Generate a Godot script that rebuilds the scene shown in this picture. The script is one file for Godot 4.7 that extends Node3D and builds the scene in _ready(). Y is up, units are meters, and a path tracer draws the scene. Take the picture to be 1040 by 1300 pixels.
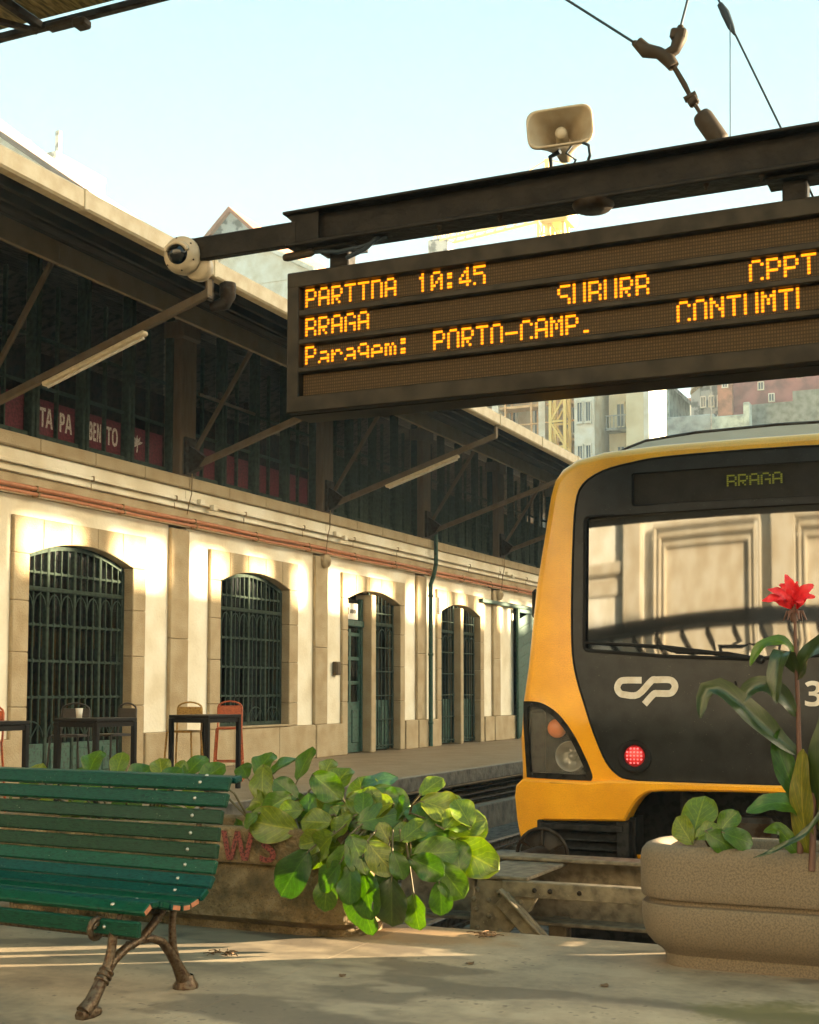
extends Node3D
# ---------------------------------------------------------------- mesh builder
class MB:
	var st := SurfaceTool.new()
	var T := Transform3D.IDENTITY
	func _init(t := Transform3D.IDENTITY):
		T = t
		st.begin(Mesh.PRIMITIVE_TRIANGLES)
		st.set_smooth_group(-1)
	func smooth(on: bool):
		st.set_smooth_group(0 if on else -1)
	func tri(a: Vector3, b: Vector3, c: Vector3):      # counter-clockwise seen from outside
		st.add_vertex(T * a); st.add_vertex(T * c); st.add_vertex(T * b)
	func quad(a, b, c, d):
		tri(a, b, c); tri(a, c, d)
	func out(a: Vector3, b: Vector3, c: Vector3, o: Vector3):
		if (b - a).cross(c - a).dot((a + b + c) / 3.0 - o) < 0: tri(a, c, b)
		else: tri(a, b, c)
	func uvtri(p: Array, u: Array):
		for k in [0, 2, 1]:
			st.set_uv(u[k]); st.add_vertex(T * p[k])
	func uvquad(a, b, c, d, ua, ub, uc, ud):
		uvtri([a, b, c], [ua, ub, uc]); uvtri([a, c, d], [ua, uc, ud])
	func box(c: Vector3, s: Vector3, bev := 0.0, B := Basis.IDENTITY):
		var h := s * 0.5
		var e := minf(bev, minf(h.x, minf(h.y, h.z)) * 0.9)
		var P := func(sx, sy, sz, ax) -> Vector3:
			var v := Vector3(sx * (h.x - (0.0 if ax == 0 else e)), sy * (h.y - (0.0 if ax == 1 else e)), sz * (h.z - (0.0 if ax == 2 else e)))
			return c + B * v
		for s1 in [-1, 1]:
			for ax in 3:
				var q := []
				for k in [[-1, -1], [1, -1], [1, 1], [-1, 1]]:
					var g := [0, 0, 0]
					g[ax] = s1; g[(ax + 1) % 3] = k[0]; g[(ax + 2) % 3] = k[1]
					q.append(P.call(g[0], g[1], g[2], ax))
				out(q[0], q[1], q[2], c); out(q[0], q[2], q[3], c)
		if e <= 0: return
		for ax in 3:
			var b := (ax + 1) % 3
			var d := (ax + 2) % 3
			for s1 in [-1, 1]:
				for s2 in [-1, 1]:
					var g0 := [0, 0, 0]
					g0[b] = s1; g0[d] = s2; g0[ax] = -1
					var g1 := g0.duplicate()
					g1[ax] = 1
					var a0 = P.call(g0[0], g0[1], g0[2], b)
					var a1 = P.call(g1[0], g1[1], g1[2], b)
					var b0 = P.call(g0[0], g0[1], g0[2], d)
					var b1 = P.call(g1[0], g1[1], g1[2], d)
					out(a0, a1, b1, c); out(a0, b1, b0, c)
		for sx in [-1, 1]:
			for sy in [-1, 1]:
				for sz in [-1, 1]:
					out(P.call(sx, sy, sz, 0), P.call(sx, sy, sz, 1), P.call(sx, sy, sz, 2), c)
	func bar(p: Vector3, q: Vector3, w: float, h: float, bev := 0.0, up := Vector3.UP):
		var d := (q - p).normalized()
		var x := up.cross(d)
		if x.length() < 0.01: x = Vector3.RIGHT.cross(d)
		x = x.normalized()
		box((p + q) / 2, Vector3(w, h, (q - p).length()), bev, Basis(x, d.cross(x), d))
	func tube(pts: Array, r, n := 8, caps := true):
		var rings := []
		var up := Vector3(0.13, 0.97, 0.21).normalized()
		for i in pts.size():
			var d: Vector3 = (pts[mini(i + 1, pts.size() - 1)] - pts[maxi(i - 1, 0)]).normalized()
			var x := up.cross(d)
			if x.length() < 0.2: x = Vector3(1, 0.1, 0).cross(d)
			x = x.normalized()
			up = d.cross(x)
			var rr: float = r[i] if r is Array else r
			var ring := []
			for k in n: ring.append(pts[i] + (x * cos(TAU * k / n) + up * sin(TAU * k / n)) * rr)
			rings.append(ring)
		smooth(true)
		for i in pts.size() - 1:
			for k in n: quad(rings[i][k], rings[i][(k + 1) % n], rings[i + 1][(k + 1) % n], rings[i + 1][k])
		smooth(false)
		if caps:
			for k in n:
				tri(pts[0], rings[0][(k + 1) % n], rings[0][k])
				tri(pts[-1], rings[-1][k], rings[-1][(k + 1) % n])
	func lathe(prof: Array, at: Vector3, axis: Vector3, n := 16):   # prof: Vector2(radius, along)
		var a := axis.normalized()
		var x := a.cross(Vector3(0.3, 0.1, 0.9)).normalized()
		var y := a.cross(x)
		for i in prof.size() - 1:
			smooth(true)
			for k in n:
				var c0 := x * cos(TAU * k / n) + y * sin(TAU * k / n)
				var c1 := x * cos(TAU * (k + 1) / n) + y * sin(TAU * (k + 1) / n)
				var p = prof[i]; var q = prof[i + 1]
				if p.x > 0: tri(at + a * p.y + c0 * p.x, at + a * p.y + c1 * p.x, at + a * q.y + c1 * q.x)
				if q.x > 0: tri(at + a * p.y + c0 * p.x, at + a * q.y + c1 * q.x, at + a * q.y + c0 * q.x)
		smooth(false)
	func loft(rings: Array, cap0 := false, cap1 := false, sm := true):   # closed rings of equal size
		smooth(sm)
		for i in rings.size() - 1:
			var n: int = rings[i].size()
			for k in n: quad(rings[i][k], rings[i][(k + 1) % n], rings[i + 1][(k + 1) % n], rings[i + 1][k])
		smooth(false)
		for e in [[cap0, rings[0], false], [cap1, rings[-1], true]]:
			if not e[0]: continue
			var c := Vector3.ZERO
			for p in e[1]: c += p
			c /= e[1].size()
			for k in e[1].size():
				if e[2]: tri(c, e[1][k], e[1][(k + 1) % e[1].size()])
				else: tri(c, e[1][(k + 1) % e[1].size()], e[1][k])
	func prism(poly, B: Transform3D, d: float, bev := 0.0):   # polygon in B's xy plane, from z=0 to z=d, bevel on the far face
		var P := PackedVector2Array(poly)
		if Geometry2D.is_polygon_clockwise(P): P.reverse()
		var n := P.size()
		var Q := PackedVector2Array()
		for i in n:
			var e0 := (P[i] - P[(i + n - 1) % n]).normalized()
			var e1 := (P[(i + 1) % n] - P[i]).normalized()
			var m := (Vector2(-e0.y, e0.x) + Vector2(-e1.y, e1.x))
			m = m / maxf(0.4, m.length_squared()) * 2.0
			Q.append(P[i] + m * bev)
		var v := func(p: Vector2, z: float) -> Vector3: return B * Vector3(p.x, p.y, z)
		var ix := Geometry2D.triangulate_polygon(P)
		for k in range(0, ix.size(), 3):
			var a := P[ix[k]]; var b := P[ix[k + 1]]; var c := P[ix[k + 2]]
			if (b - a).cross(c - a) < 0:
				var t := b; b = c; c = t
			tri(v.call(a, 0), v.call(c, 0), v.call(b, 0))
		var iy := Geometry2D.triangulate_polygon(Q)
		for k in range(0, iy.size(), 3):
			var a := Q[iy[k]]; var b := Q[iy[k + 1]]; var c := Q[iy[k + 2]]
			if (b - a).cross(c - a) < 0:
				var t := b; b = c; c = t
			tri(v.call(a, d), v.call(b, d), v.call(c, d))
		for i in n:
			var j := (i + 1) % n
			quad(v.call(P[i], 0), v.call(P[j], 0), v.call(P[j], d - bev), v.call(P[i], d - bev))
			if bev > 0: quad(v.call(P[i], d - bev), v.call(P[j], d - bev), v.call(Q[j], d), v.call(Q[i], d))
	func mesh() -> ArrayMesh:
		st.generate_normals()
		return st.commit()

# ---------------------------------------------------------------- objects
var rng := RandomNumberGenerator.new()
func numbered(parent: Node, called: String) -> String:
	var key := "n_" + called
	var k: int = parent.get_meta(key, 0) if parent != self else counts.get(called, 0)
	if parent == self: counts[called] = k + 1
	else: parent.set_meta(key, k + 1)
	return called if k == 0 else "%s_%03d" % [called, k]
var counts := {}
func thing(called: String, label: String, category: String, at := Vector3.ZERO, turn := 0.0, group := "") -> Node3D:
	var o := Node3D.new()
	o.name = numbered(self, called)
	add_child(o, true)
	o.position = at
	o.rotation.y = turn
	tag(o, label, category, group)
	return o
func tag(o, label, category, group := ""):
	o.set_meta("label", label)
	o.set_meta("category", category)
	if group: o.set_meta("group", group)
func mb(o = null) -> MB:
	return MB.new(o.transform.affine_inverse() if o != null else Transform3D.IDENTITY)
func put(m, called: String, material, parent = null, label := "") -> MeshInstance3D:
	var p: Node = self if parent == null else parent
	var o := MeshInstance3D.new()
	o.mesh = m.mesh() if m is MB else m
	o.material_override = material
	o.name = numbered(p, called)
	p.add_child(o, true)
	if label: o.set_meta("label", label)
	return o
func group3(called: String, parent: Node) -> Node3D:
	var o := Node3D.new()
	o.name = numbered(parent, called)
	parent.add_child(o, true)
	return o
func struct(m, called: String, material) -> MeshInstance3D:
	var o := put(m, called, material)
	o.set_meta("kind", "structure")
	return o
func dup(o: Node3D, called: String, label: String) -> Node3D:
	var c: Node3D = o.duplicate()
	c.name = numbered(self, called)
	add_child(c, true)
	c.set_meta("label", label)
	return c

# ---------------------------------------------------------------- materials
var M := {}
var TX := {}
func noise(freq: float, seed: int, oct := 4, kind := FastNoiseLite.TYPE_SIMPLEX_SMOOTH) -> FastNoiseLite:
	var n := FastNoiseLite.new()
	n.noise_type = kind; n.frequency = freq; n.seed = seed; n.fractal_octaves = oct
	return n
func ntex(n: FastNoiseLite, stops: Array, size := 512, normal := 0.0) -> NoiseTexture2D:
	var t := NoiseTexture2D.new()
	t.width = size; t.height = size; t.seamless = true; t.noise = n
	t.generate_mipmaps = false
	if normal > 0:
		t.as_normal_map = true; t.bump_strength = normal
	else:
		var g := Gradient.new()
		g.offsets = PackedFloat32Array(stops.map(func(s): return s[0]))
		g.colors = PackedColorArray(stops.map(func(s): return Color(s[1], s[1], s[1]) if not s[1] is Color else s[1]))
		t.color_ramp = g
	return t
func lin(r: float, g: float, b: float) -> Color:
	return Color(r, g, b).linear_to_srgb()
func mat(called: String, c: Color, rough: float, metal := 0.0, tex := "blotch", sc = 0.8, det := "grain", dsc := 5.0, nrm := "", nsc := 1.0) -> StandardMaterial3D:
	var m := StandardMaterial3D.new()
	m.resource_name = called
	m.albedo_color = c; m.roughness = rough; m.metallic = metal
	if tex:
		m.albedo_texture = TX[tex]
		m.uv1_triplanar = true; m.uv1_world_triplanar = true
		m.uv1_scale = sc if sc is Vector3 else Vector3.ONE * sc
	if det:
		m.detail_enabled = true; m.detail_albedo = TX[det]; m.detail_blend_mode = BaseMaterial3D.BLEND_MODE_MUL
		m.detail_uv_layer = BaseMaterial3D.DETAIL_UV_2
		m.uv2_triplanar = true; m.uv2_world_triplanar = true; m.uv2_scale = Vector3.ONE * dsc
	if nrm:
		m.normal_enabled = true; m.normal_texture = TX[nrm]; m.normal_scale = nsc
	M[called] = m
	return m
func make_materials():
	TX.blotch = ntex(noise(0.012, 3, 5), [[0.2, 0.72], [0.5, 0.9], [0.8, 1.0]])
	TX.grain = ntex(noise(0.09, 5, 4), [[0.15, 0.84], [0.5, 0.95], [0.85, 1.0]])
	TX.dirt = ntex(noise(0.018, 9, 6), [[0.0, 0.42], [0.36, 0.6], [0.5, 0.92], [1.0, 1.0]])
	TX.speck = ntex(noise(0.05, 12, 3, FastNoiseLite.TYPE_CELLULAR), [[0.0, 1.0], [0.6, 1.0], [0.8, 0.62], [1.0, 0.5]])
	TX.wear = ntex(noise(0.02, 17, 6), [[0.0, Color(0.55, 0.5, 0.42)], [0.32, Color(0.72, 0.7, 0.66)], [0.42, Color(0.95, 0.95, 0.95)], [1.0, Color(1, 1, 1)]])
	TX.rust = ntex(noise(0.016, 23, 6), [[0.0, Color(0.55, 0.36, 0.22)], [0.38, Color(0.75, 0.6, 0.42)], [0.5, Color(0.95, 0.92, 0.86)], [1.0, Color(1, 1, 1)]])
	TX.tanvar = ntex(noise(0.008, 31, 5), [[0.15, Color(0.91, 0.88, 0.83)], [0.5, Color(0.965, 0.95, 0.925)], [0.85, Color(1, 1, 1)]])
	TX.ngrain = ntex(noise(0.12, 41, 3), [], 512, 3.0)
	TX.nblotch = ntex(noise(0.03, 43, 5), [], 512, 5.0)
	TX.aggregate = ntex(noise(0.13, 61, 4), [[0.2, 0.78], [0.45, 0.9], [0.7, 0.98], [0.85, 1.0]])
	TX.chips = ntex(noise(0.045, 67, 5), [[0.0, Color(0.62, 0.62, 0.5, 0)], [0.875, Color(0.62, 0.62, 0.5, 0)], [0.89, Color(0.62, 0.62, 0.5, 0.8)], [1.0, Color(0.8, 0.78, 0.66, 1)]], 1024)
	TX.moss = ntex(noise(0.02, 47, 5), [[0.1, Color(0.45, 0.44, 0.3)], [0.45, Color(0.78, 0.73, 0.6)], [0.8, Color(1, 0.97, 0.9)]])
	mat("plaster", lin(0.92, 0.86, 0.69), 0.9, 0.0, "tanvar", 0.22, "grain", 3.0, "ngrain", 0.12)
	mat("stone", lin(0.43, 0.34, 0.205), 0.88, 0.0, "tanvar", 0.5, "speck", 5.0, "ngrain", 0.4)
	mat("stone_dark", lin(0.36, 0.27, 0.16), 0.9, 0.0, "moss", 0.7, "grain", 4.0, "nblotch", 0.7)
	mat("green_iron", lin(0.045, 0.066, 0.047), 0.75, 0.0, "blotch", 1.5, "grain", 8.0)
	mat("green_door", lin(0.022, 0.085, 0.055), 0.6, 0.0, "wear", 1.2, "grain", 5.0)
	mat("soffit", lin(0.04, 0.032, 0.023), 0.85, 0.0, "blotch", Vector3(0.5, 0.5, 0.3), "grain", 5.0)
	mat("column_wood", lin(0.17, 0.115, 0.065), 0.8, 0.0, "tanvar", Vector3(3, 0.5, 3), "grain", 6.0)
	mat("purlin", lin(0.30, 0.245, 0.17), 0.75, 0.0, "tanvar", 0.5, "grain", 5.0)
	mat("gutter", lin(0.5, 0.42, 0.28), 0.6, 0.0, "tanvar", 1.0, "grain", 4.0)
	mat("bracket", lin(0.15, 0.115, 0.075), 0.65, 0.1, "tanvar", 1.2, "grain", 6.0)
	mat("roof_sheet", lin(0.3, 0.24, 0.18), 0.8, 0.0, "dirt", 0.5)
	mat("tile", lin(0.42, 0.17, 0.09), 0.85, 0.0, "tanvar", 0.5)
	mat("white_wall", lin(0.86, 0.83, 0.76), 0.9, 0.0, "tanvar", 0.25, "grain", 1.0)
	mat("cream_wall", lin(0.80, 0.70, 0.50), 0.9, 0.0, "tanvar", 0.2, "grain", 1.0)
	mat("grey_wall", lin(0.46, 0.46, 0.45), 0.9, 0.0, "dirt", 0.12, "grain", 1.0)
	mat("blue_wall", lin(0.36, 0.45, 0.50), 0.9, 0.0, "blotch", 0.15, "grain", 0.7)
	mat("teal_wall", lin(0.42, 0.53, 0.52), 0.9, 0.0, "blotch", 0.2, "grain", 0.7)
	mat("grey_green", lin(0.21, 0.24, 0.225), 0.95, 0.0, "blotch", 0.3, "grain", 0.7)
	mat("red_wall", lin(0.33, 0.125, 0.13), 0.9, 0.0, "blotch", 0.1, "grain", 0.6)
	mat("salmon", lin(0.55, 0.25, 0.16), 0.9, 0.0, "blotch", 0.2, "grain", 0.6)
	mat("brick_wall", lin(0.62, 0.46, 0.31), 0.9, 0.0, "tanvar", 0.4, "grain", 1.5)
	mat("window_dark", lin(0.08, 0.09, 0.1), 0.15, 0.0, "", 1.0, "")
	mat("hill", lin(0.16, 0.15, 0.09), 0.95, 0.0, "dirt", 0.08, "grain", 0.5)
	mat("asphalt", lin(0.12, 0.105, 0.085), 0.95, 0.0, "dirt", 0.7, "grain", 6.0, "ngrain", 1.0)
	mat("pit_concrete", lin(0.2, 0.165, 0.12), 0.9, 0.0, "blotch", Vector3(0.6, 0.6, 0.6), "grain", 5.0, "nblotch", 0.6)
	mat("pit_floor", lin(0.17, 0.18, 0.18), 0.6, 0.0, "dirt", 0.7, "grain", 5.0)
	mat("platform", lin(0.28, 0.21, 0.13), 0.6, 0.0, "tanvar", 0.3, "grain", 4.0, "nblotch", 0.25)
	mat("steel_dark", lin(0.05, 0.043, 0.036), 0.55, 0.4, "rust", 1.0, "grain", 7.0)
	mat("beam_paint", lin(0.020, 0.017, 0.013), 0.5, 0.2, "blotch", 0.9, "grain", 6.0, "nblotch", 0.35)
	mat("sign_case", lin(0.034, 0.028, 0.019), 0.42, 0.2, "blotch", 0.8, "grain", 6.0)
	mat("rail_steel", lin(0.25, 0.2, 0.16), 0.4, 0.8, "rust", 1.0)
	mat("buffer_paint", lin(0.225, 0.185, 0.122), 0.65, 0.2, "blotch", 1.6, "speck", 5.0, "nblotch", 0.4)
	mat("train_yellow", lin(1.0, 0.47, 0.012), 0.38, 0.0, "tanvar", 0.5, "grain", 2.5)
	M.train_yellow.clearcoat_enabled = true; M.train_yellow.clearcoat = 0.5; M.train_yellow.clearcoat_roughness = 0.25
	mat("train_black", lin(0.021, 0.0215, 0.0215), 0.42, 0.0, "blotch", 1.0, "grain", 6.0)
	M.train_black.clearcoat_enabled = true; M.train_black.clearcoat = 0.3; M.train_black.clearcoat_roughness = 0.35
	mat("train_roof", lin(0.33, 0.275, 0.19), 0.85, 0.0, "tanvar", 0.6, "grain", 4.0)
	mat("rubber", lin(0.018, 0.017, 0.016), 0.7, 0.0, "", 1.0, "grain", 8.0)
	mat("plastic_black", lin(0.03, 0.028, 0.025), 0.45, 0.0, "dirt", 1.5, "grain", 6.0)
	mat("marquee", lin(0.006, 0.009, 0.014), 0.7, 0.0, "", 1.0, "grain", 4.0)
	mat("tile_shaded", lin(0.11, 0.04, 0.024), 0.9, 0.0, "tanvar", 0.5)  # tile copy darkened to stand for weaker sun on the verge
	mat("dash_blue", lin(0.02, 0.05, 0.09), 0.6, 0.0, "", 1.0, "grain", 4.0)
	mat("logo_white", lin(0.72, 0.69, 0.62), 0.6, 0.0, "tanvar", 3.0, "grain", 8.0)
	mat("chrome", lin(0.32, 0.31, 0.27), 0.38, 0.9, "", 1.0, "")
	mat("amber", lin(0.75, 0.19, 0.03), 0.2, 0.0, "", 1.0, "grain", 40.0)
	mat("beige_plastic", lin(0.44, 0.37, 0.26), 0.45, 0.0, "tanvar", 3.0, "grain", 10.0)
	mat("porcelain", lin(0.05, 0.038, 0.026), 0.6, 0.1, "tanvar", 4.0, "grain", 10.0)
	mat("wire", lin(0.03, 0.04, 0.05), 0.6, 0.3, "", 1.0, "")
	mat("conduit", lin(0.5, 0.2, 0.09), 0.6, 0.1, "tanvar", 2.0, "grain", 8.0)
	mat("tube_lamp", lin(0.7, 0.6, 0.42), 0.4, 0.0, "tanvar", 3.0, "grain", 8.0)
	mat("poster", lin(0.13, 0.02, 0.03), 0.6, 0.0, "blotch", 3.0, "")
	mat("poster_ink", lin(0.6, 0.5, 0.42), 0.7, 0.0, "wear", 4.0, "")
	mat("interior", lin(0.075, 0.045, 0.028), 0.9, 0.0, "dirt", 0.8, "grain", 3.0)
	mat("table_black", lin(0.02, 0.018, 0.016), 0.45, 0.1, "", 1.0, "grain", 8.0)
	mat("chair_orange", lin(0.5, 0.10, 0.025), 0.4, 0.1, "wear", 4.0, "")
	mat("chair_yellow", lin(0.42, 0.24, 0.05), 0.4, 0.1, "wear", 4.0, "")
	mat("chair_dark", lin(0.03, 0.022, 0.016), 0.45, 0.1, "wear", 4.0, "")
	mat("cast_iron", lin(0.13, 0.095, 0.06), 0.45, 0.55, "rust", 6.0, "grain", 20.0, "nblotch", 0.8)
	mat("bolt_steel", lin(0.45, 0.41, 0.34), 0.35, 0.8, "", 1.0, "")
	mat("raw_wood", lin(0.4, 0.15, 0.07), 0.8, 0.0, "tanvar", 8.0, "")
	for k in 4:
		var g := [Vector3(0.004, 0.062, 0.031), Vector3(0.005, 0.050, 0.026), Vector3(0.004, 0.054, 0.042), Vector3(0.012, 0.042, 0.020)]
		var c: Vector3 = g[k]
		mat("slat_%d" % k, lin(c.x, c.y, c.z), 0.4, 0.0, "wear", Vector3(2.2, 16.0, 16.0), "grain", 14.0, "nblotch", 0.35)
	mat("planter", lin(0.23, 0.172, 0.105), 0.92, 0.0, "aggregate", 5.0, "aggregate", 1.3, "ngrain", 0.35)
	mat("planter_old", lin(0.25, 0.185, 0.11), 0.92, 0.0, "moss", 0.5, "speck", 6.0, "ngrain", 0.9)
	mat("soil", lin(0.05, 0.032, 0.02), 1.0, 0.0, "dirt", 4.0, "grain", 12.0)
	mat("red_paint", lin(0.28, 0.062, 0.042), 0.9, 0.0, "dirt", 7.0, "grain", 12.0)
	mat("stem_red", lin(0.11, 0.045, 0.025), 0.6, 0.0, "", 1.0, "grain", 20.0)
	mat("stem_green", lin(0.10, 0.075, 0.025), 0.6, 0.0, "", 1.0, "grain", 20.0)
	mat("dry_leaf", lin(0.14, 0.075, 0.03), 0.9, 0.0, "tanvar", 9.0, "")
	mat("petal", lin(0.72, 0.02, 0.03), 0.5, 0.0, "tanvar", 12.0, "")
	M.petal.backlight_enabled = true; M.petal.backlight = Color(0.7, 0.08, 0.06)
	mat("crane_yellow", lin(0.85, 0.60, 0.20), 0.6, 0.0, "", 1.0, "")
	mat("scaffold_orange", lin(0.75, 0.48, 0.26), 0.8, 0.0, "tanvar", 0.5, "")
	mat("facade_stone", lin(0.62, 0.57, 0.48), 0.88, 0.0, "tanvar", 0.3, "grain", 2.0)
	mat("facade_plaster", lin(0.88, 0.87, 0.82), 0.88, 0.0, "tanvar", 0.25, "grain", 2.0)
	mat("glazing_green", lin(0.50, 0.44, 0.20), 0.6, 0.0, "moss", Vector3(2.5, 1, 0.5), "grain", 3.0)
	M.glazing_green.backlight_enabled = true; M.glazing_green.backlight = Color(0.75, 0.66, 0.36)
	# glass
	var g := mat("glass", Color(0.05, 0.05, 0.05, 0.25), 0.04, 0.0, "", 1.0, "")
	g.transparency = BaseMaterial3D.TRANSPARENCY_ALPHA
	g = mat("windscreen", Color(0.44, 0.44, 0.43, 0.5), 0.03, 0.92, "", 1.0, "")
	g.transparency = BaseMaterial3D.TRANSPARENCY_ALPHA; g.metallic_specular = 1.0
	g = mat("lens", Color(0.85, 0.82, 0.75, 0.12), 0.05, 0.0, "", 1.0, "")
	g.transparency = BaseMaterial3D.TRANSPARENCY_ALPHA
	g = mat("dome_glass", Color(0.01, 0.01, 0.01, 0.9), 0.06, 0.0, "", 1.0, "")
	g = mat("red_lamp", lin(0.62, 0.03, 0.035), 0.3, 0.0, "", 1.0, "")
	g = mat("red_led", lin(0.9, 0.2, 0.2), 0.3, 0.0, "", 1.0, "")
	g.emission_enabled = true; g.emission = Color(1.0, 0.42, 0.42); g.emission_energy_multiplier = 0.1
	for k in ["sign_case", "porcelain", "beam_paint", "train_black", "soffit", "green_iron", "interior", "poster", "steel_dark", "plastic_black", "rubber", "bracket", "wire", "marquee", "table_black"]: M[k].metallic_specular = 0.22
	for k in 4: chipped(M["slat_%d" % k], 1.3)
	chipped(M.train_black, 2.2)
	chipped(M.buffer_paint, 1.2)
	make_leaf_materials()
func chipped(m: StandardMaterial3D, sc: float):   # flaked paint and pale flecks laid over the colour
	m.metallic_specular = 0.3
	m.detail_albedo = TX.chips; m.detail_blend_mode = BaseMaterial3D.BLEND_MODE_MIX
	m.uv2_scale = Vector3.ONE * sc
func make_leaf_materials():
	var W := 128; var H := 256
	var n := noise(0.03, 77, 4)
	var im := Image.create(W, H, false, Image.FORMAT_RGB8)
	for y in H:
		for x in W:
			var u := absf((x + 0.5) / W - 0.5) * 2.0
			var v := 1.0 - (y + 0.5) / H
			var f := 0.86 + 0.14 * n.get_noise_2d(x, y)
			var rib := smoothstep(0.07, 0.02, u * (1.0 - 0.3 * v) + 0.01)
			var s := fposmod((v - u * 0.42) * 7.0 + 0.35 * n.get_noise_2d(x * 0.4, y * 0.4), 1.0)
			var vein := smoothstep(0.11, 0.03, absf(s - 0.5)) * smoothstep(1.0, 0.75, u)
			var k := maxf(rib, vein * 0.6)
			var edge := smoothstep(0.9, 1.0, u) * 0.12
			im.set_pixel(x, y, Color(f * 0.76 + k * 0.26 + edge, f * 0.82 + k * 0.18, f * 0.66 + k * 0.24))
	TX.leaf = ImageTexture.create_from_image(im)
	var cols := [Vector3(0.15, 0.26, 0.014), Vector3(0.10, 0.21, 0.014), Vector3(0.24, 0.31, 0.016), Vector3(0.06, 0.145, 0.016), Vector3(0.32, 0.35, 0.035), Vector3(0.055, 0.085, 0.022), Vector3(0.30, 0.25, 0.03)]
	for k in cols.size():
		var m := StandardMaterial3D.new()
		m.resource_name = "leaf_%d" % k
		m.albedo_color = lin(cols[k].x, cols[k].y, cols[k].z); m.albedo_texture = TX.leaf
		m.roughness = 0.33
		m.backlight_enabled = true; m.backlight = Color(0.72, 0.78, 0.10) if k != 5 else Color(0.34, 0.34, 0.06)
		M["leaf_%d" % k] = m

# ---------------------------------------------------------------- scene
const WX := -11.0       # face of the station wall
func _ready():
	rng.seed = 7
	# camera: 1.15 m up, turned 24.27 degrees left of the tracks, lens shifted up
	var cam := Camera3D.new()
	cam.name = "camera"
	add_child(cam)
	cam.position = Vector3(0, 1.15, 0)
	cam.rotation_order = EULER_ORDER_YXZ
	cam.rotation_degrees = Vector3(4.2, 24.27, 0)
	var near := 0.05
	cam.set_frustum(near * 1300.0 / 1690.0, Vector2(0, near * 103.0 / 1690.0), near, 900.0)
	cam.current = true
	# sky, sun, exposure
	var we := WorldEnvironment.new()
	we.name = "world"
	var env := Environment.new()
	var sky := Sky.new()
	var sm := ProceduralSkyMaterial.new()
	sm.sky_top_color = lin(0.055, 0.215, 0.285)
	sm.sky_horizon_color = lin(0.31, 0.355, 0.33)
	sm.sky_curve = 0.333
	sm.sky_energy_multiplier = 0.53
	sm.ground_bottom_color = lin(0.06, 0.045, 0.025)
	sm.ground_horizon_color = lin(0.2, 0.16, 0.1)
	sm.sun_angle_max = 60.0
	sm.sun_curve = 0.5
	sky.sky_material = sm
	env.background_mode = Environment.BG_SKY
	env.sky = sky
	env.tonemap_mode = Environment.TONE_MAPPER_LINEAR
	env.tonemap_exposure = 13.0
	env.sdfgi_enabled = true; env.ssao_enabled = true; env.ssil_enabled = true
	env.fog_enabled = true; env.fog_density = 0.0010; env.fog_light_color = Color(0.86, 0.95, 0.97)
	we.environment = env
	add_child(we)
	var sun := DirectionalLight3D.new()
	sun.name = "sun"
	sun.light_energy = 1.6
	sun.light_color = Color(1.0, 0.905, 0.75)
	sun.light_angular_distance = 0.5
	sun.shadow_enabled = true
	add_child(sun)
	var az := deg_to_rad(32.0); var el := deg_to_rad(8.0)
	var to_sun := Vector3(cos(el) * cos(az), sin(el), -cos(el) * sin(az))
	sun.look_at_from_position(Vector3.ZERO, -to_sun, Vector3.UP)
	make_materials()
	ground()
	station_building()
	hall_front()
	shade_blocks_right()
	background()
	train()
	buffer_stop()
	sign_and_beam()
	overhead()
	canopy_over_concourse()
	wall_fittings()
	tables_and_chairs()
	bench()
	planters()
	plants()
	litter()

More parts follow.
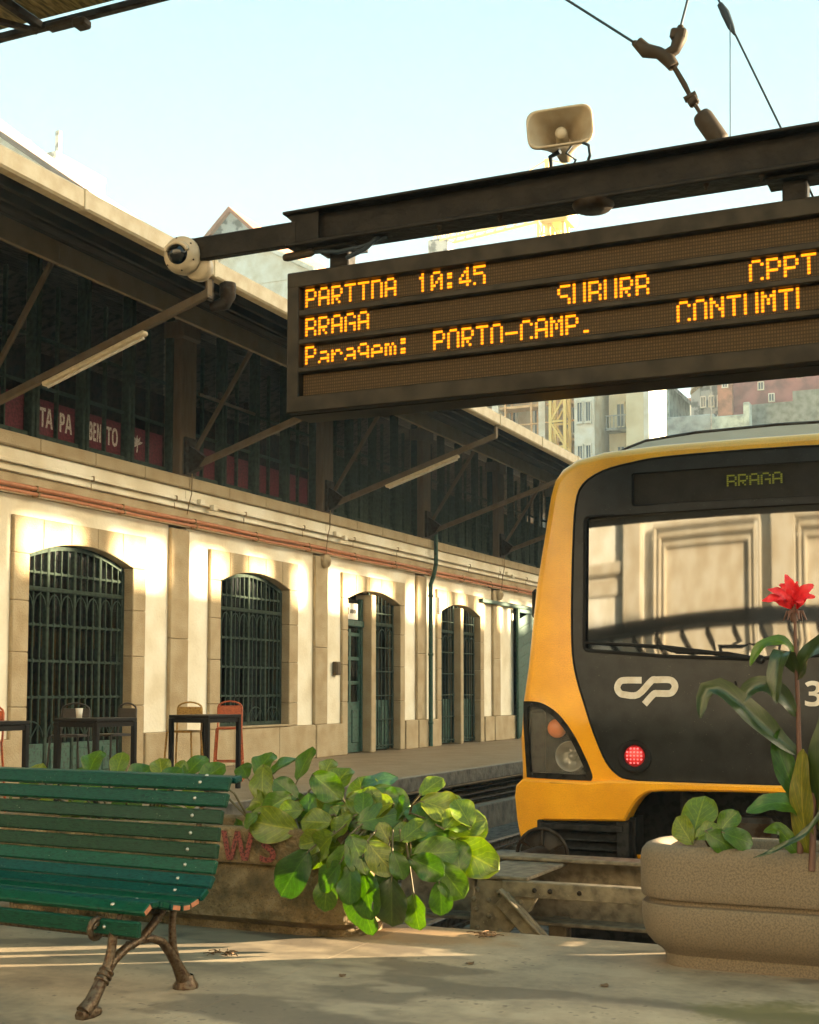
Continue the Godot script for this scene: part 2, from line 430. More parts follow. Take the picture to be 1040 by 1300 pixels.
# ---------------------------------------------------------------- ground
func ground():
	# terrain: the railway level, rising to hills behind and to the left
	var t := mb()
	var h := func(x: float, z: float) -> float:
		var a := smoothstep(-48.0, -75.0, z) * 9.0 + smoothstep(-75.0, -300.0, z) * 30.0
		var b := smoothstep(-22.0, -45.0, x) * 14.0 + smoothstep(-45.0, -300.0, x) * 25.0
		var c := smoothstep(30.0, 70.0, x) * 9.0 + smoothstep(70.0, 300.0, x) * 20.0
		return -1.0 + maxf(a, maxf(b, c))
	var xs := [-175.0, -140, -110, -70, -45, -40, -35, -30, -26, -22, 30, 36, 44, 52, 60, 70, 110, 140, 175]
	var zs := [-175.0, -150, -130, -110, -90, -75, -70, -65, -60, -55, -48, 60, 110, 175]
	t.smooth(true)
	for i in xs.size() - 1:
		for j in zs.size() - 1:
			var p := func(x, z): return Vector3(x, h.call(x, z), z)
			t.quad(p.call(xs[i], zs[j + 1]), p.call(xs[i + 1], zs[j + 1]), p.call(xs[i + 1], zs[j]), p.call(xs[i], zs[j]))
	struct(t, "terrain", M.hill)
	# track bed, a little above the terrain
	var b := mb()
	b.box(Vector3(-2.8, -0.97, -33), Vector3(9.3, 0.06, 54))
	struct(b, "track_bed", M.asphalt)
	var pf := mb()
	pf.box(Vector3(-2.8, -0.92, -8.2), Vector3(9.3, 0.06, 4.3))
	struct(pf, "pit_floor", M.pit_floor)
	for tr in [-1.4, -5.25]:
		var s := mb()
		for k in 30: s.box(Vector3(tr, -0.925, -10.9 - k * 0.65), Vector3(2.3, 0.1, 0.24), 0.01)
		struct(s, "sleepers", M.pit_concrete)
		for dx in [-0.83, 0.83]:
			var r := mb()
			r.box(Vector3(tr + dx, -0.86, -34), Vector3(0.12, 0.03, 51)); r.box(Vector3(tr + dx, -0.81, -34), Vector3(0.03, 0.07, 51)); r.box(Vector3(tr + dx, -0.765, -34), Vector3(0.07, 0.03, 51), 0.008)
			struct(r, "rail", M.rail_steel)
	# side platform along the building: overhanging slab, dark recess with cables, low wall
	var sp := mb()
	sp.box(Vector3(-11.4, -0.125, -33.5), Vector3(8.0, 0.25, 55), 0.02)
	var spo := struct(sp, "side_platform", M.platform)
	var e := mb()
	e.box(Vector3(-7.415, -0.11, -33.5), Vector3(0.05, 0.2, 54.9), 0.008)
	put(e, "platform_edge", M.pit_concrete, spo)
	var r2 := mb()
	r2.box(Vector3(-7.75, -0.6, -33.5), Vector3(0.3, 0.7, 54.9))
	put(r2, "recess_wall", M.pit_concrete, spo)
	for k in 3:
		var c := mb()
		c.tube([Vector3(-7.54, -0.33 - k * 0.09, -6.3), Vector3(-7.54, -0.33 - k * 0.09, -60)], 0.022, 6)
		put(c, "cable", M.steel_dark, spo)
	var lw := mb()
	lw.box(Vector3(-7.42, -0.78, -33.5), Vector3(0.2, 0.42, 54.9), 0.015)
	put(lw, "low_wall", M.pit_concrete, spo)
	# concourse: poured concrete in large bays with fine joints
	var im := Image.create(1024, 1024, false, Image.FORMAT_RGB8)
	var n1 := noise(0.006, 101, 5); var n2 := noise(0.02, 102, 5); var n3 := noise(0.0045, 103, 4); var n4 := noise(0.11, 104, 3)
	for y in 1024:
		for x in 1024:
			var wx := x / 1024.0 * 7.0 - 6.0
			var wz := y / 1024.0 * 7.0 - 7.0
			var a := n1.get_noise_2d(x, y * 2.2)
			var d := n2.get_noise_2d(x, y)
			var f := n4.get_noise_2d(x, y)
			var v := 0.80 + 0.16 * a + 0.10 * d + 0.06 * f
			var c := Color(v, v * 0.955, v * 0.88)
			var stain := smoothstep(0.12, 0.34, n3.get_noise_2d(x * 0.7, y * 1.8) + 0.25 * d)
			c = c.lerp(Color(0.46, 0.43, 0.39), stain * 0.6)
			c = c.lerp(Color(0.3, 0.27, 0.24), smoothstep(0.56, 0.64, f + 0.35 * a) * 0.4)
			var pale := smoothstep(0.2, 0.4, n3.get_noise_2d(x * 1.3 + 900, y * 2.6) + 0.2 * d)
			c = c.lerp(Color(0.95, 0.92, 0.86), pale * 0.5)
			var r := Vector2((wx + 0.5) / 0.62, (wz + 4.75) / 0.5).length()
			var moss := smoothstep(1.1, 0.55, r + 0.5 * a + 0.35 * d + 0.2 * f)
			c = c.lerp(Color(0.5, 0.5, 0.25), moss * 0.62)
			var q := Vector2((wx + 2.55) / 0.55, (wz + 5.9) / 0.3).length()
			c = c.lerp(Color(0.86, 0.66, 0.4), smoothstep(1.1, 0.5, q + 0.6 * d + 0.3 * a) * 0.5)  # warm tint painted in for the sunlit ground beside the planter
			im.set_pixel(x, y, c)
	var gm := mat("concourse", lin(0.49, 0.415, 0.31), 0.72, 0.0, "", 1.0, "grain", 9.0, "ngrain", 0.5)
	gm.albedo_texture = ImageTexture.create_from_image(im)
	gm.normal_texture = null; gm.normal_enabled = false
	var base := mb()
	base.box(Vector3(-1.0, -0.53, 3.95), Vector3(26, 0.94, 19.96))
	var bo := struct(base, "concourse", M.pit_concrete)
	var cols := [-14.0, -11.2, -8.4, -5.6, -2.72, 0.3, 3.2, 6.2, 9.2, 12.0]
	var rows := [-6.08, -1.9, 2.2, 6.4, 10.6, 13.93]
	for i in cols.size() - 1:
		for j in rows.size() - 1:
			var s := mb()
			var x0: float = cols[i] + 0.001; var x1: float = cols[i + 1] - 0.001
			var z0: float = rows[j] + (0.001 if j > 0 else 0.0); var z1: float = rows[j + 1] - 0.001
			var U := func(x: float, z: float) -> Vector2: return Vector2((x + 6.0) / 7.0, (z + 7.0) / 7.0)
			var b0 := 0.0006
			var Q := [[x0, z1, -b0], [x1, z1, -b0], [x1, z0, -b0], [x0, z0, -b0]]
			var P := [[x0 + b0, z1 - b0, 0.0], [x1 - b0, z1 - b0, 0.0], [x1 - b0, z0 + b0, 0.0], [x0 + b0, z0 + b0, 0.0]]
			var D := [[x0, z1, -0.06], [x1, z1, -0.06], [x1, z0, -0.06], [x0, z0, -0.06]]
			var V := func(p): return Vector3(p[0], p[2], p[1])
			s.uvquad(V.call(P[0]), V.call(P[1]), V.call(P[2]), V.call(P[3]), U.call(P[0][0], P[0][1]), U.call(P[1][0], P[1][1]), U.call(P[2][0], P[2][1]), U.call(P[3][0], P[3][1]))
			for k in 4:
				var l := (k + 1) % 4
				for pr in [[Q, P], [D, Q]]:
					s.uvquad(V.call(pr[0][k]), V.call(pr[0][l]), V.call(pr[1][l]), V.call(pr[1][k]), U.call(Q[k][0], Q[k][1]), U.call(Q[l][0], Q[l][1]), U.call(P[l][0], P[l][1]), U.call(P[k][0], P[k][1]))
			put(s, "concrete_slab", gm, bo)
	# island platform to the right of the train
	var ip := mb()
	ip.box(Vector3(5.2, -0.5, -33.5), Vector3(6.6, 1.0, 54.8), 0.02)
	struct(ip, "island_platform", M.platform)

# ---------------------------------------------------------------- station building, left
const PIL := 0.23      # half width of a pilaster
const BAY := 4.36
func bay_center(i: int) -> float: return -9.64 - BAY * i      # bay 1 is the first with a door
func arch_y(z: float, hw: float) -> float: return 2.83 + 0.2 * (1.0 - (z / hw) * (z / hw))
func arch_points(zc: float, hw: float, n := 12) -> Array:
	var a := []
	for k in n + 1:
		var z := -hw + 2.0 * hw * k / n
		a.append(Vector2(zc + z, arch_y(z, hw)))
	return a
func WP(x: float) -> Transform3D:   # wall plane: local x is -Z (along the wall), local y is up, depth towards +X
	return Transform3D(Basis(Vector3(0, 0, -1), Vector3(0, 1, 0), Vector3(1, 0, 0)), Vector3(x, 0, 0))
func surround(o, zc: float, hw: float, y0: float, out_hw: float):
	# stone surround: two jambs in blocks, an arched head in voussoir blocks
	var ys := [y0, 0.95, 1.62, 2.25, 2.83]
	for s in [-1, 1]:
		for k in 4:
			if ys[k + 1] <= y0: continue
			var lo: float = maxf(ys[k], y0) + 0.0015
			var m := mb(o)
			m.box(Vector3(WX - 0.13, (lo + ys[k + 1] - 0.0015) / 2, zc + s * (hw + out_hw) / 2), Vector3(0.36, ys[k + 1] - lo - 0.0015, out_hw - hw), 0.012)
			put(m, "jamb_stone", M.stone, o)
	var nb := 5
	for k in nb:
		var a := -out_hw + 2.0 * out_hw * k / nb + 0.0015
		var b := -out_hw + 2.0 * out_hw * (k + 1) / nb - 0.0015
		var pts := []
		for q in 7:
			var z: float = lerpf(a, b, q / 6.0)
			pts.append(Vector2(-(zc + z), 2.833 if absf(z) > hw else arch_y(z, hw)))
		pts.append(Vector2(-(zc + b), 3.29)); pts.append(Vector2(-(zc + a), 3.29))
		var m := mb(o)
		m.prism(pts, WP(WX - 0.31), 0.36, 0.01)
		put(m, "arch_stone", M.stone, o)
func grille(o, zc: float, hw: float, y0: float, ncol: int, panel: float, door := false):
	var w := group3("door" if door else "window", o)
	var x := WX - 0.13
	var f := mb(o)    # outer frame with arched head
	var path := [Vector3(x, y0, zc - hw + 0.03)]
	for p in arch_points(zc, hw - 0.03): path.append(Vector3(x, p.y - 0.035, p.x))
	path.append(Vector3(x, y0, zc + hw - 0.03))
	for k in path.size() - 1: f.bar(path[k], path[k + 1], 0.06, 0.06, 0.0, Vector3.RIGHT)
	f.box(Vector3(x, y0 + 0.03, zc), Vector3(0.058, 0.06, hw * 2 - 0.08))
	put(f, "frame", M.green_iron, w)
	var tr := mb(o)
	tr.box(Vector3(x + 0.005, 2.43, zc), Vector3(0.085, 0.06, hw * 2 - 0.06), 0.01)
	put(tr, "transom", M.green_iron, w)
	var cw := 2.0 * hw / ncol
	for k in range(1, ncol):
		var z := zc - hw + cw * k
		var m := mb(o)
		m.box(Vector3(x, (y0 + arch_y(z - zc, hw)) / 2, z), Vector3(0.07, arch_y(z - zc, hw) - y0 - 0.04, 0.055), 0.01)
		put(m, "mullion", M.green_iron, w)
	var g := mb(o)    # wrought bars, arcs and collars of the grille
	for k in ncol:
		var z0 := zc - hw + cw * k
		for b in range(1, 4):
			var z := z0 + cw * b / 4.0
			g.tube([Vector3(x + 0.01, panel, z), Vector3(x + 0.01, arch_y(z - zc, hw) - 0.04, z)], 0.015, 6, false)
		for side in [[0.03, 0.5], [0.5, 0.97]]:    # pointed arcs under the transom
			var pts := []
			for q in 9:
				var t := q / 8.0
				pts.append(Vector3(x + 0.012, 2.12 + 0.25 * sin(PI * t) , z0 + cw * lerpf(side[0], side[1], 0.5 - 0.5 * cos(PI * t))))
			g.tube(pts, 0.011, 5, false)
		var ro := []
		for q in 11:
			var t := PI * q / 10.0
			ro.append(Vector3(x + 0.012, panel + 0.07 + 0.2 * sin(t), z0 + cw * (0.5 - 0.42 * cos(t))))
		g.tube(ro, 0.012, 5, false)
		for q in 2:
			g.tube([Vector3(x + 0.012, panel + 0.06, z0 + cw * 0.5), Vector3(x + 0.012, panel + 0.24, z0 + cw * (0.24 if q == 0 else 0.76))], 0.011, 5, false)
	var yy := 1.98
	var lines := [2.64]
	while yy > panel + 0.3:
		lines.append(yy)
		yy -= 0.455
	for y in lines: g.bar(Vector3(x + 0.012, y, zc - hw + 0.05), Vector3(x + 0.012, y, zc + hw - 0.05), 0.03, 0.03, 0.004)
	for y in lines:
		for k in ncol * 4:
			if k % 4: g.box(Vector3(x + 0.014, y, zc - hw + cw * k / 4.0), Vector3(0.046, 0.055, 0.046), 0.008)
	var go := put(g, "grille", M.green_iron, w)
	if panel > y0 + 0.1:
		for k in ncol:
			var p := mb(o)
			var zc2 := zc - hw + cw * (k + 0.5)
			p.box(Vector3(x, (y0 + panel) / 2, zc2), Vector3(0.04, panel - y0 - 0.02, cw - 0.06), 0.006)
			p.box(Vector3(x + 0.022, (y0 + panel) / 2, zc2), Vector3(0.03, panel - y0 - 0.16, cw - 0.2), 0.012)
			put(p, "lower_panel", M.green_door, w)
	var gl := mb(o)
	var P := []
	for p in arch_points(zc, hw - 0.02): P.append(Vector2(-p.x, p.y - 0.02))
	P.append(Vector2(-(zc + hw - 0.02), y0)); P.append(Vector2(-(zc - hw + 0.02), y0))
	gl.prism(P, WP(WX - 0.2), 0.008)
	put(gl, "pane", M.glass, w)
func station_building():
	var o := thing("station_building", "long cream station building with green grilled windows and a deep bracketed canopy", "building", Vector3(WX, 0, -33))
	var nb := 10     # bays 0..9
	for i in nb:
		var zc := bay_center(i - 1)
		var z0 := zc + BAY / 2; var z1 := zc - BAY / 2      # z0 nearer the camera
		# pilaster at the far side of the bay
		for yk in [[0.57, 1.9], [1.9, 3.5]]:
			var pil := mb(o)
			pil.box(Vector3(WX - 0.09, (yk[0] + yk[1]) / 2, z1), Vector3(0.3, yk[1] - yk[0] - 0.003, PIL * 2), 0.012)
			put(pil, "pilaster_stone", M.stone, o)
		# plinth blocks, interrupted at doors
		var kind: String = ["window", "window", "door", "window", "office", "double", "sliding", "window", "window", "window"][i]
		var hw := 1.06
		var door := kind in ["door", "office", "double"]
		var spans := []
		if door: spans = [[z0 - PIL + 0.0, zc + 1.36], [zc - 1.36, z1 + PIL], [z1 + PIL, z1 - PIL]]
		else: spans = [[z0 - PIL, zc + 0.7], [zc + 0.7, zc - 0.7], [zc - 0.7, z1 + PIL], [z1 + PIL, z1 - PIL]]
		if kind == "sliding": spans = [[z0 - PIL, zc + 0.9], [zc - 1.1, z1 + PIL], [z1 + PIL, z1 - PIL]]
		for s in spans:
			var p := mb(o)
			var proud := 0.05 if s[0] - s[1] < 2 * PIL + 0.01 else 0.03
			p.box(Vector3(WX - 0.1 + proud / 2, 0.285, (s[0] + s[1]) / 2), Vector3(0.3 + proud, 0.566, absf(s[0] - s[1]) - 0.004), 0.012)
			put(p, "plinth_stone", M.stone, o)
		# plaster
		var pl := mb(o)
		var sw := 1.36 if kind != "sliding" else 0.9
		pl.box(Vector3(WX - 0.15, 2.055, (z0 - PIL + zc + sw) / 2), Vector3(0.3, 2.966, z0 - PIL - zc - sw))
		var swr := 1.36 if kind != "sliding" else 1.1
		pl.box(Vector3(WX - 0.15, 2.055, (z1 + PIL + zc - swr) / 2), Vector3(0.3, 2.966, zc - swr - z1 - PIL))
		pl.box(Vector3(WX - 0.15, 3.42, zc + (sw - swr) / 2), Vector3(0.3, 0.25 if kind != "sliding" else 0.36, sw + swr - 0.002))
		put(pl, "plaster", M.plaster, o)
		if kind == "window":
			surround(o, zc, hw, 0.572, 1.358)
			var si := mb(o)
			si.box(Vector3(WX - 0.1, 0.585, zc), Vector3(0.42, 0.03, 2 * hw - 0.005), 0.008)
			put(si, "window_sill", M.stone, o)
			grille(o, zc, hw, 0.6, 4, 0.62)
		elif kind == "door":
			surround(o, zc, hw, 0.0, 1.358)
			grille(o, zc, hw, 0.02, 4, 0.5, true)
		elif kind == "office":
			surround(o, zc, 1.14, 0.0, 1.358)
			var mu := mb(o)
			mu.box(Vector3(WX - 0.11, 1.48, zc + 0.09), Vector3(0.34, 2.96, 0.2), 0.015)
			put(mu, "mullion_stone", M.stone, o)
			half_grille(o, zc, zc - 0.01, zc - 1.13, 0.02)
			office_door(o, zc + 1.13, zc + 0.2, zc)
		elif kind == "double":
			surround(o, zc, 1.14, 0.0, 1.358)
			var mu := mb(o)
			mu.box(Vector3(WX - 0.11, 1.48, zc - 0.0), Vector3(0.34, 2.96, 0.16), 0.015)
			put(mu, "mullion_stone", M.stone, o)
			half_grille(o, zc, zc + 1.13, zc + 0.09, 0.02)
			half_grille(o, zc, zc - 0.09, zc - 1.13, 0.02)
		else:
			var sl := group3("sliding_door", o)
			for k in 12:
				var bd := mb(o)
				bd.bar(Vector3(WX + 0.12, 0.1 + k * 0.24, zc + 0.98), Vector3(WX + 0.12, 0.62 + k * 0.24, zc - 1.1), 0.03, 0.23, 0.006)
				put(bd, "board", M.green_door, sl)
			var fr := mb(o)
			fr.box(Vector3(WX + 0.14, 1.6, zc + 0.96), Vector3(0.06, 3.1, 0.1), 0.01); fr.box(Vector3(WX + 0.14, 1.6, zc - 1.08), Vector3(0.06, 3.1, 0.1), 0.01)
			fr.box(Vector3(WX + 0.143, 0.1, zc - 0.1), Vector3(0.06, 0.1, 2.0), 0.01); fr.box(Vector3(WX + 0.143, 3.1, zc - 0.1), Vector3(0.06, 0.1, 2.0), 0.01)
			put(fr, "door_frame", M.green_door, sl)
			var rl := mb(o)
			rl.box(Vector3(WX + 0.1, 3.2, zc + 1.6), Vector3(0.08, 0.09, 3.4), 0.01)
			put(rl, "slide_rail", M.green_door, sl)
		# entablature: white band, cornice, sill course in blocks
		for k in 4:
			var a := z0 - BAY * k / 4.0; var b := z0 - BAY * (k + 1) / 4.0
			var s := mb(o)
			s.box(Vector3(WX - 0.02, 4.165, (a + b) / 2), Vector3(0.44, 0.17, BAY / 4 - 0.004), 0.014)
			put(s, "sill_stone", M.stone, o)
		var wb := mb(o)
		wb.box(Vector3(WX - 0.06, 3.99, zc), Vector3(0.38, 0.175, BAY - 0.002), 0.012)
		wb.box(Vector3(WX - 0.08, 3.85, zc), Vector3(0.34, 0.1, BAY - 0.002), 0.008)
		put(wb, "cornice", M.plaster, o)
		var fb := mb(o)
		fb.box(Vector3(WX - 0.12, 3.67, zc), Vector3(0.3, 0.256, BAY - 0.002), 0.0)
		put(fb, "frieze", M.stone, o)
		upper_bay(o, i, zc, z0, z1)
		canopy_bay(o, zc, z0, z1)
	# the rooms behind the openings
	var room := mb(o)
	var zn := bay_center(-1) + BAY / 2; var zf := bay_center(nb - 2) - BAY / 2
	var zm := (zn + zf) / 2; var L := zn - zf
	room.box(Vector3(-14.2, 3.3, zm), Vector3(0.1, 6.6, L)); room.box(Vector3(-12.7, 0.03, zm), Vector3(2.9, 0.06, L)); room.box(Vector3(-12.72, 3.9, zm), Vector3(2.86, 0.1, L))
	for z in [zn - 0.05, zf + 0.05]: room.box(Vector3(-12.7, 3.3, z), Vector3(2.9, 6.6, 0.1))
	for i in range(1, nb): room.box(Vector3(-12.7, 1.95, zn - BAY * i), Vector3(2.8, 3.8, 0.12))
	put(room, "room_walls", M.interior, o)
	var rf := mb(o)
	rf.quad(Vector3(-7.72, 5.72, zn), Vector3(-7.72, 5.72, zf), Vector3(-14.4, 7.95, zf), Vector3(-14.4, 7.95, zn))
	rf.quad(Vector3(-7.72, 5.68, zn), Vector3(-14.4, 7.87, zn), Vector3(-14.4, 7.87, zf), Vector3(-7.72, 5.68, zf))
	rf.quad(Vector3(-7.72, 5.68, zn), Vector3(-7.72, 5.72, zn), Vector3(-14.4, 7.95, zn), Vector3(-14.4, 7.87, zn))
	rf.quad(Vector3(-14.4, 7.95, zn), Vector3(-14.4, 7.95, zf), Vector3(-21, 5.78, zf), Vector3(-21, 5.78, zn))
	put(rf, "roof", M.roof_sheet, o)
	var bk := mb(o)
	bk.box(Vector3(-20.5, 2.9, zm), Vector3(0.3, 5.8, L))
	put(bk, "rear_wall", M.plaster, o)
func half_grille(o, zc: float, za: float, zb: float, y0: float):
	# tall narrow iron grille in front of a green door leaf
	var w := group3("window", o)
	var x := WX - 0.1
	var top := func(z: float) -> float: return arch_y(z - zc, 1.14)
	var g := mb(o)
	for k in 7:
		var z: float = lerpf(za, zb, (k + 0.5) / 7.0)
		g.tube([Vector3(x, y0 + 0.05, z), Vector3(x, top.call(z) - 0.03, z)], 0.0125, 6, false)
	for k in 3:
		var ca: float = lerpf(za, zb, (k * 2 + 0.5) / 7.0); var cb: float = lerpf(za, zb, (k * 2 + 2.5) / 7.0)
		var pts := []
		for q in 9:
			var t := q / 8.0
			pts.append(Vector3(x + 0.01, 2.12 + 0.22 * sin(PI * t), lerpf(ca, cb, 0.5 - 0.5 * cos(PI * t))))
		g.tube(pts, 0.012, 5, false)
	for y in [0.1, 0.6, 1.06, 1.52, 1.98, 2.64]: g.bar(Vector3(x, y, za), Vector3(x, y, zb), 0.03, 0.024, 0.004)
	put(g, "grille", M.green_iron, w)
	var fr := mb(o)
	for z in [lerpf(za, zb, 0.02), lerpf(za, zb, 0.98)]: fr.box(Vector3(x - 0.02, (y0 + top.call(z)) / 2, z), Vector3(0.05, top.call(z) - y0 - 0.02, 0.04), 0.006)
	fr.box(Vector3(x - 0.02, 2.43, (za + zb) / 2), Vector3(0.055, 0.07, absf(za - zb) - 0.06), 0.008)
	put(fr, "frame", M.green_iron, w)
	var lf := mb(o)
	lf.box(Vector3(x - 0.1, 0.5, (za + zb) / 2), Vector3(0.04, 0.95, absf(za - zb) - 0.03), 0.006)
	for s in [0.27, 0.73]: lf.box(Vector3(x - 0.078, 0.5, lerpf(za, zb, s)), Vector3(0.03, 0.7, absf(za - zb) * 0.34), 0.012)
	lf.box(Vector3(x - 0.1, 1.9, (za + zb) / 2), Vector3(0.04, 1.85, 0.07), 0.006)
	put(lf, "door_leaf", M.green_door, w)
	var gl := mb(o)
	gl.box(Vector3(x - 0.12, 1.85, (za + zb) / 2), Vector3(0.008, 1.95, absf(za - zb) - 0.03))
	put(gl, "pane", M.glass, w)
func office_door(o, za: float, zb: float, zc: float):
	var w := group3("door", o)
	var x := WX - 0.12
	var m := (za + zb) / 2; var wd := absf(za - zb)
	var lf := mb(o)
	lf.box(Vector3(x - 0.06, 0.48, m), Vector3(0.05, 0.93, wd - 0.06), 0.006)
	for s in [0.28, 0.72]: lf.box(Vector3(x - 0.03, 0.5, lerpf(za, zb, s)), Vector3(0.03, 0.62, wd * 0.3), 0.014)
	for s in [0.05, 0.5, 0.95]: lf.box(Vector3(x - 0.06, 1.6, lerpf(za, zb, s)), Vector3(0.052, 1.4, 0.085), 0.008)
	for y in [1.3, 1.75, 2.2]: lf.box(Vector3(x - 0.062, y, m), Vector3(0.045, 0.07, wd - 0.06), 0.008)
	put(lf, "door_leaf", M.green_door, w)
	var tr := mb(o)
	tr.box(Vector3(x - 0.02, 2.4, m), Vector3(0.12, 0.12, wd - 0.02), 0.015)
	for z in [za - 0.03, zb + 0.03]: tr.box(Vector3(x - 0.04, 1.45, z), Vector3(0.09, 2.85, 0.06), 0.01)
	put(tr, "door_frame", M.green_door, w)
	var gl := mb(o)
	gl.box(Vector3(x - 0.07, 1.9, m), Vector3(0.008, 1.9, wd - 0.06))
	put(gl, "pane", M.glass, w)
	var nt := mb(o)
	nt.box(Vector3(x - 0.055, 2.63, m), Vector3(0.01, 0.3, wd - 0.2), 0.003)
	put(nt, "paper_notice", M.white_wall, w)
	var cr := mb(o)
	var ring := []
	for k in 17: ring.append(Vector3(x - 0.047, 2.63 + 0.09 * sin(TAU * k / 16.0), m + 0.12 + 0.09 * cos(TAU * k / 16.0)))
	cr.tube(ring, 0.008, 5, false)
	for k in 3: cr.box(Vector3(x - 0.047, 2.63, m - 0.06 - 0.085 * k), Vector3(0.01, 0.07, 0.05), 0.002)
	put(cr, "notice_print", M.steel_dark, w)
func upper_bay(o, i: int, zc: float, z0: float, z1: float):
	# wooden storey above the sill: posts, window lights, posters in the first two bays
	var c := mb(o)
	c.box(Vector3(WX + 0.02, 5.4, z1), Vector3(0.3, 2.3, PIL * 2 - 0.06), 0.015)
	c.box(Vector3(WX + 0.04, 6.4, z1), Vector3(0.36, 0.26, PIL * 2 + 0.04), 0.03)
	put(c, "column", M.column_wood, o)
	var lw := (BAY - PIL * 2 + 0.06) / 4.0
	var zs := z0 - PIL + 0.03
	for k in 5:
		for d in ([0.0] if k in [0, 4] else [-0.045, 0.045]):
			var p := mb(o)
			p.box(Vector3(WX - 0.03, 5.42, zs - lw * k + d), Vector3(0.13, 2.4, 0.06), 0.01)
			put(p, "window_post", M.green_iron, o)
	var w0: Node3D
	for k in 4:
		var m := zs - lw * (k + 0.5)
		var w := group3("upper_window", o)
		var f := mb(o)
		f.box(Vector3(WX - 0.06, 4.31, m), Vector3(0.09, 0.11, lw - 0.16), 0.01)
		f.box(Vector3(WX - 0.06, 5.3, m), Vector3(0.06, 2.1, 0.035), 0.006)
		for y in [4.98, 5.6]: f.box(Vector3(WX - 0.062, y, m), Vector3(0.055, 0.04, lw - 0.16), 0.006)
		put(f, "frame", M.green_iron, w)
		var g := mb(o)
		g.box(Vector3(WX - 0.1, 5.4, m), Vector3(0.008, 2.2, lw - 0.14))
		put(g, "pane", M.glass, w)
		if i in [2, 3]:
			var ps := mb(o)
			for s in [-1, 1]: ps.box(Vector3(WX - 0.082, 4.6, m + s * lw * 0.21), Vector3(0.006, 0.46, lw * 0.375))
			put(ps, "poster", M.poster, w)
			if i == 2:
				var ink := mb(o)
				var words: Array = [["", ""], ["TA", "PA"], ["BEN", "TO"], ["", ""]][k]
				if words[0] == "":
					palm(ink, Vector3(WX - 0.076, 4.6, m + lw * 0.21), 0.13)
					put(ink, "palm_emblem", M.poster_ink, w)
				else:
					for s in 2:
						letters(w, o, words[s], Vector3(WX - 0.077, 4.6, m + (lw * 0.17 if s == 0 else -lw * 0.21)), 0.25, M.poster_ink, lw * 0.25)
		elif i > 3:
			for s in 4:
				var bd := mb(o)
				bd.box(Vector3(WX - 0.08, 4.9, m - (s - 1.5) * lw * 0.21), Vector3(0.03, 1.06, lw * 0.2), 0.01)
				put(bd, "board", M.green_iron, w)
func palm(b: MB, c: Vector3, r: float):
	var B := Transform3D(Basis(Vector3(0, 0, -1), Vector3(0, 1, 0), Vector3(1, 0, 0)), c)
	for k in 6:
		var a := deg_to_rad([20, 60, 95, 130, 165, 200][k])
		var d := Vector2(cos(a), sin(a)); var n := Vector2(-d.y, d.x)
		b.prism([n * 0.1 * r, d * r * 0.6 + n * 0.18 * r, d * r, d * r * 0.6 - n * 0.1 * r, n * -0.1 * r], B, 0.003)
	b.prism([Vector2(-0.08 * r, 0), Vector2(0.08 * r, 0), Vector2(0.02 * r, -r * 0.9), Vector2(-0.2 * r, -r * 0.9)], B, 0.003)
func letters(parent, o, text: String, at: Vector3, h: float, m, maxw: float):
	var t := TextMesh.new()
	var f := SystemFont.new()
	f.font_names = PackedStringArray(["Droid Sans"])
	f.font_weight = 700
	t.font = f; t.text = text; t.font_size = 64; t.pixel_size = h / 46.0; t.depth = 0.003
	var n := put(t, "letters", m, parent)
	var wd: float = t.get_aabb().size.x
	var B := Basis(Vector3(0, 0, -1), Vector3(0, 1, 0), Vector3(1, 0, 0))
	n.transform = Transform3D(B * Basis.from_scale(Vector3(minf(1.0, maxw / wd), 1, 1)), at - o.position)
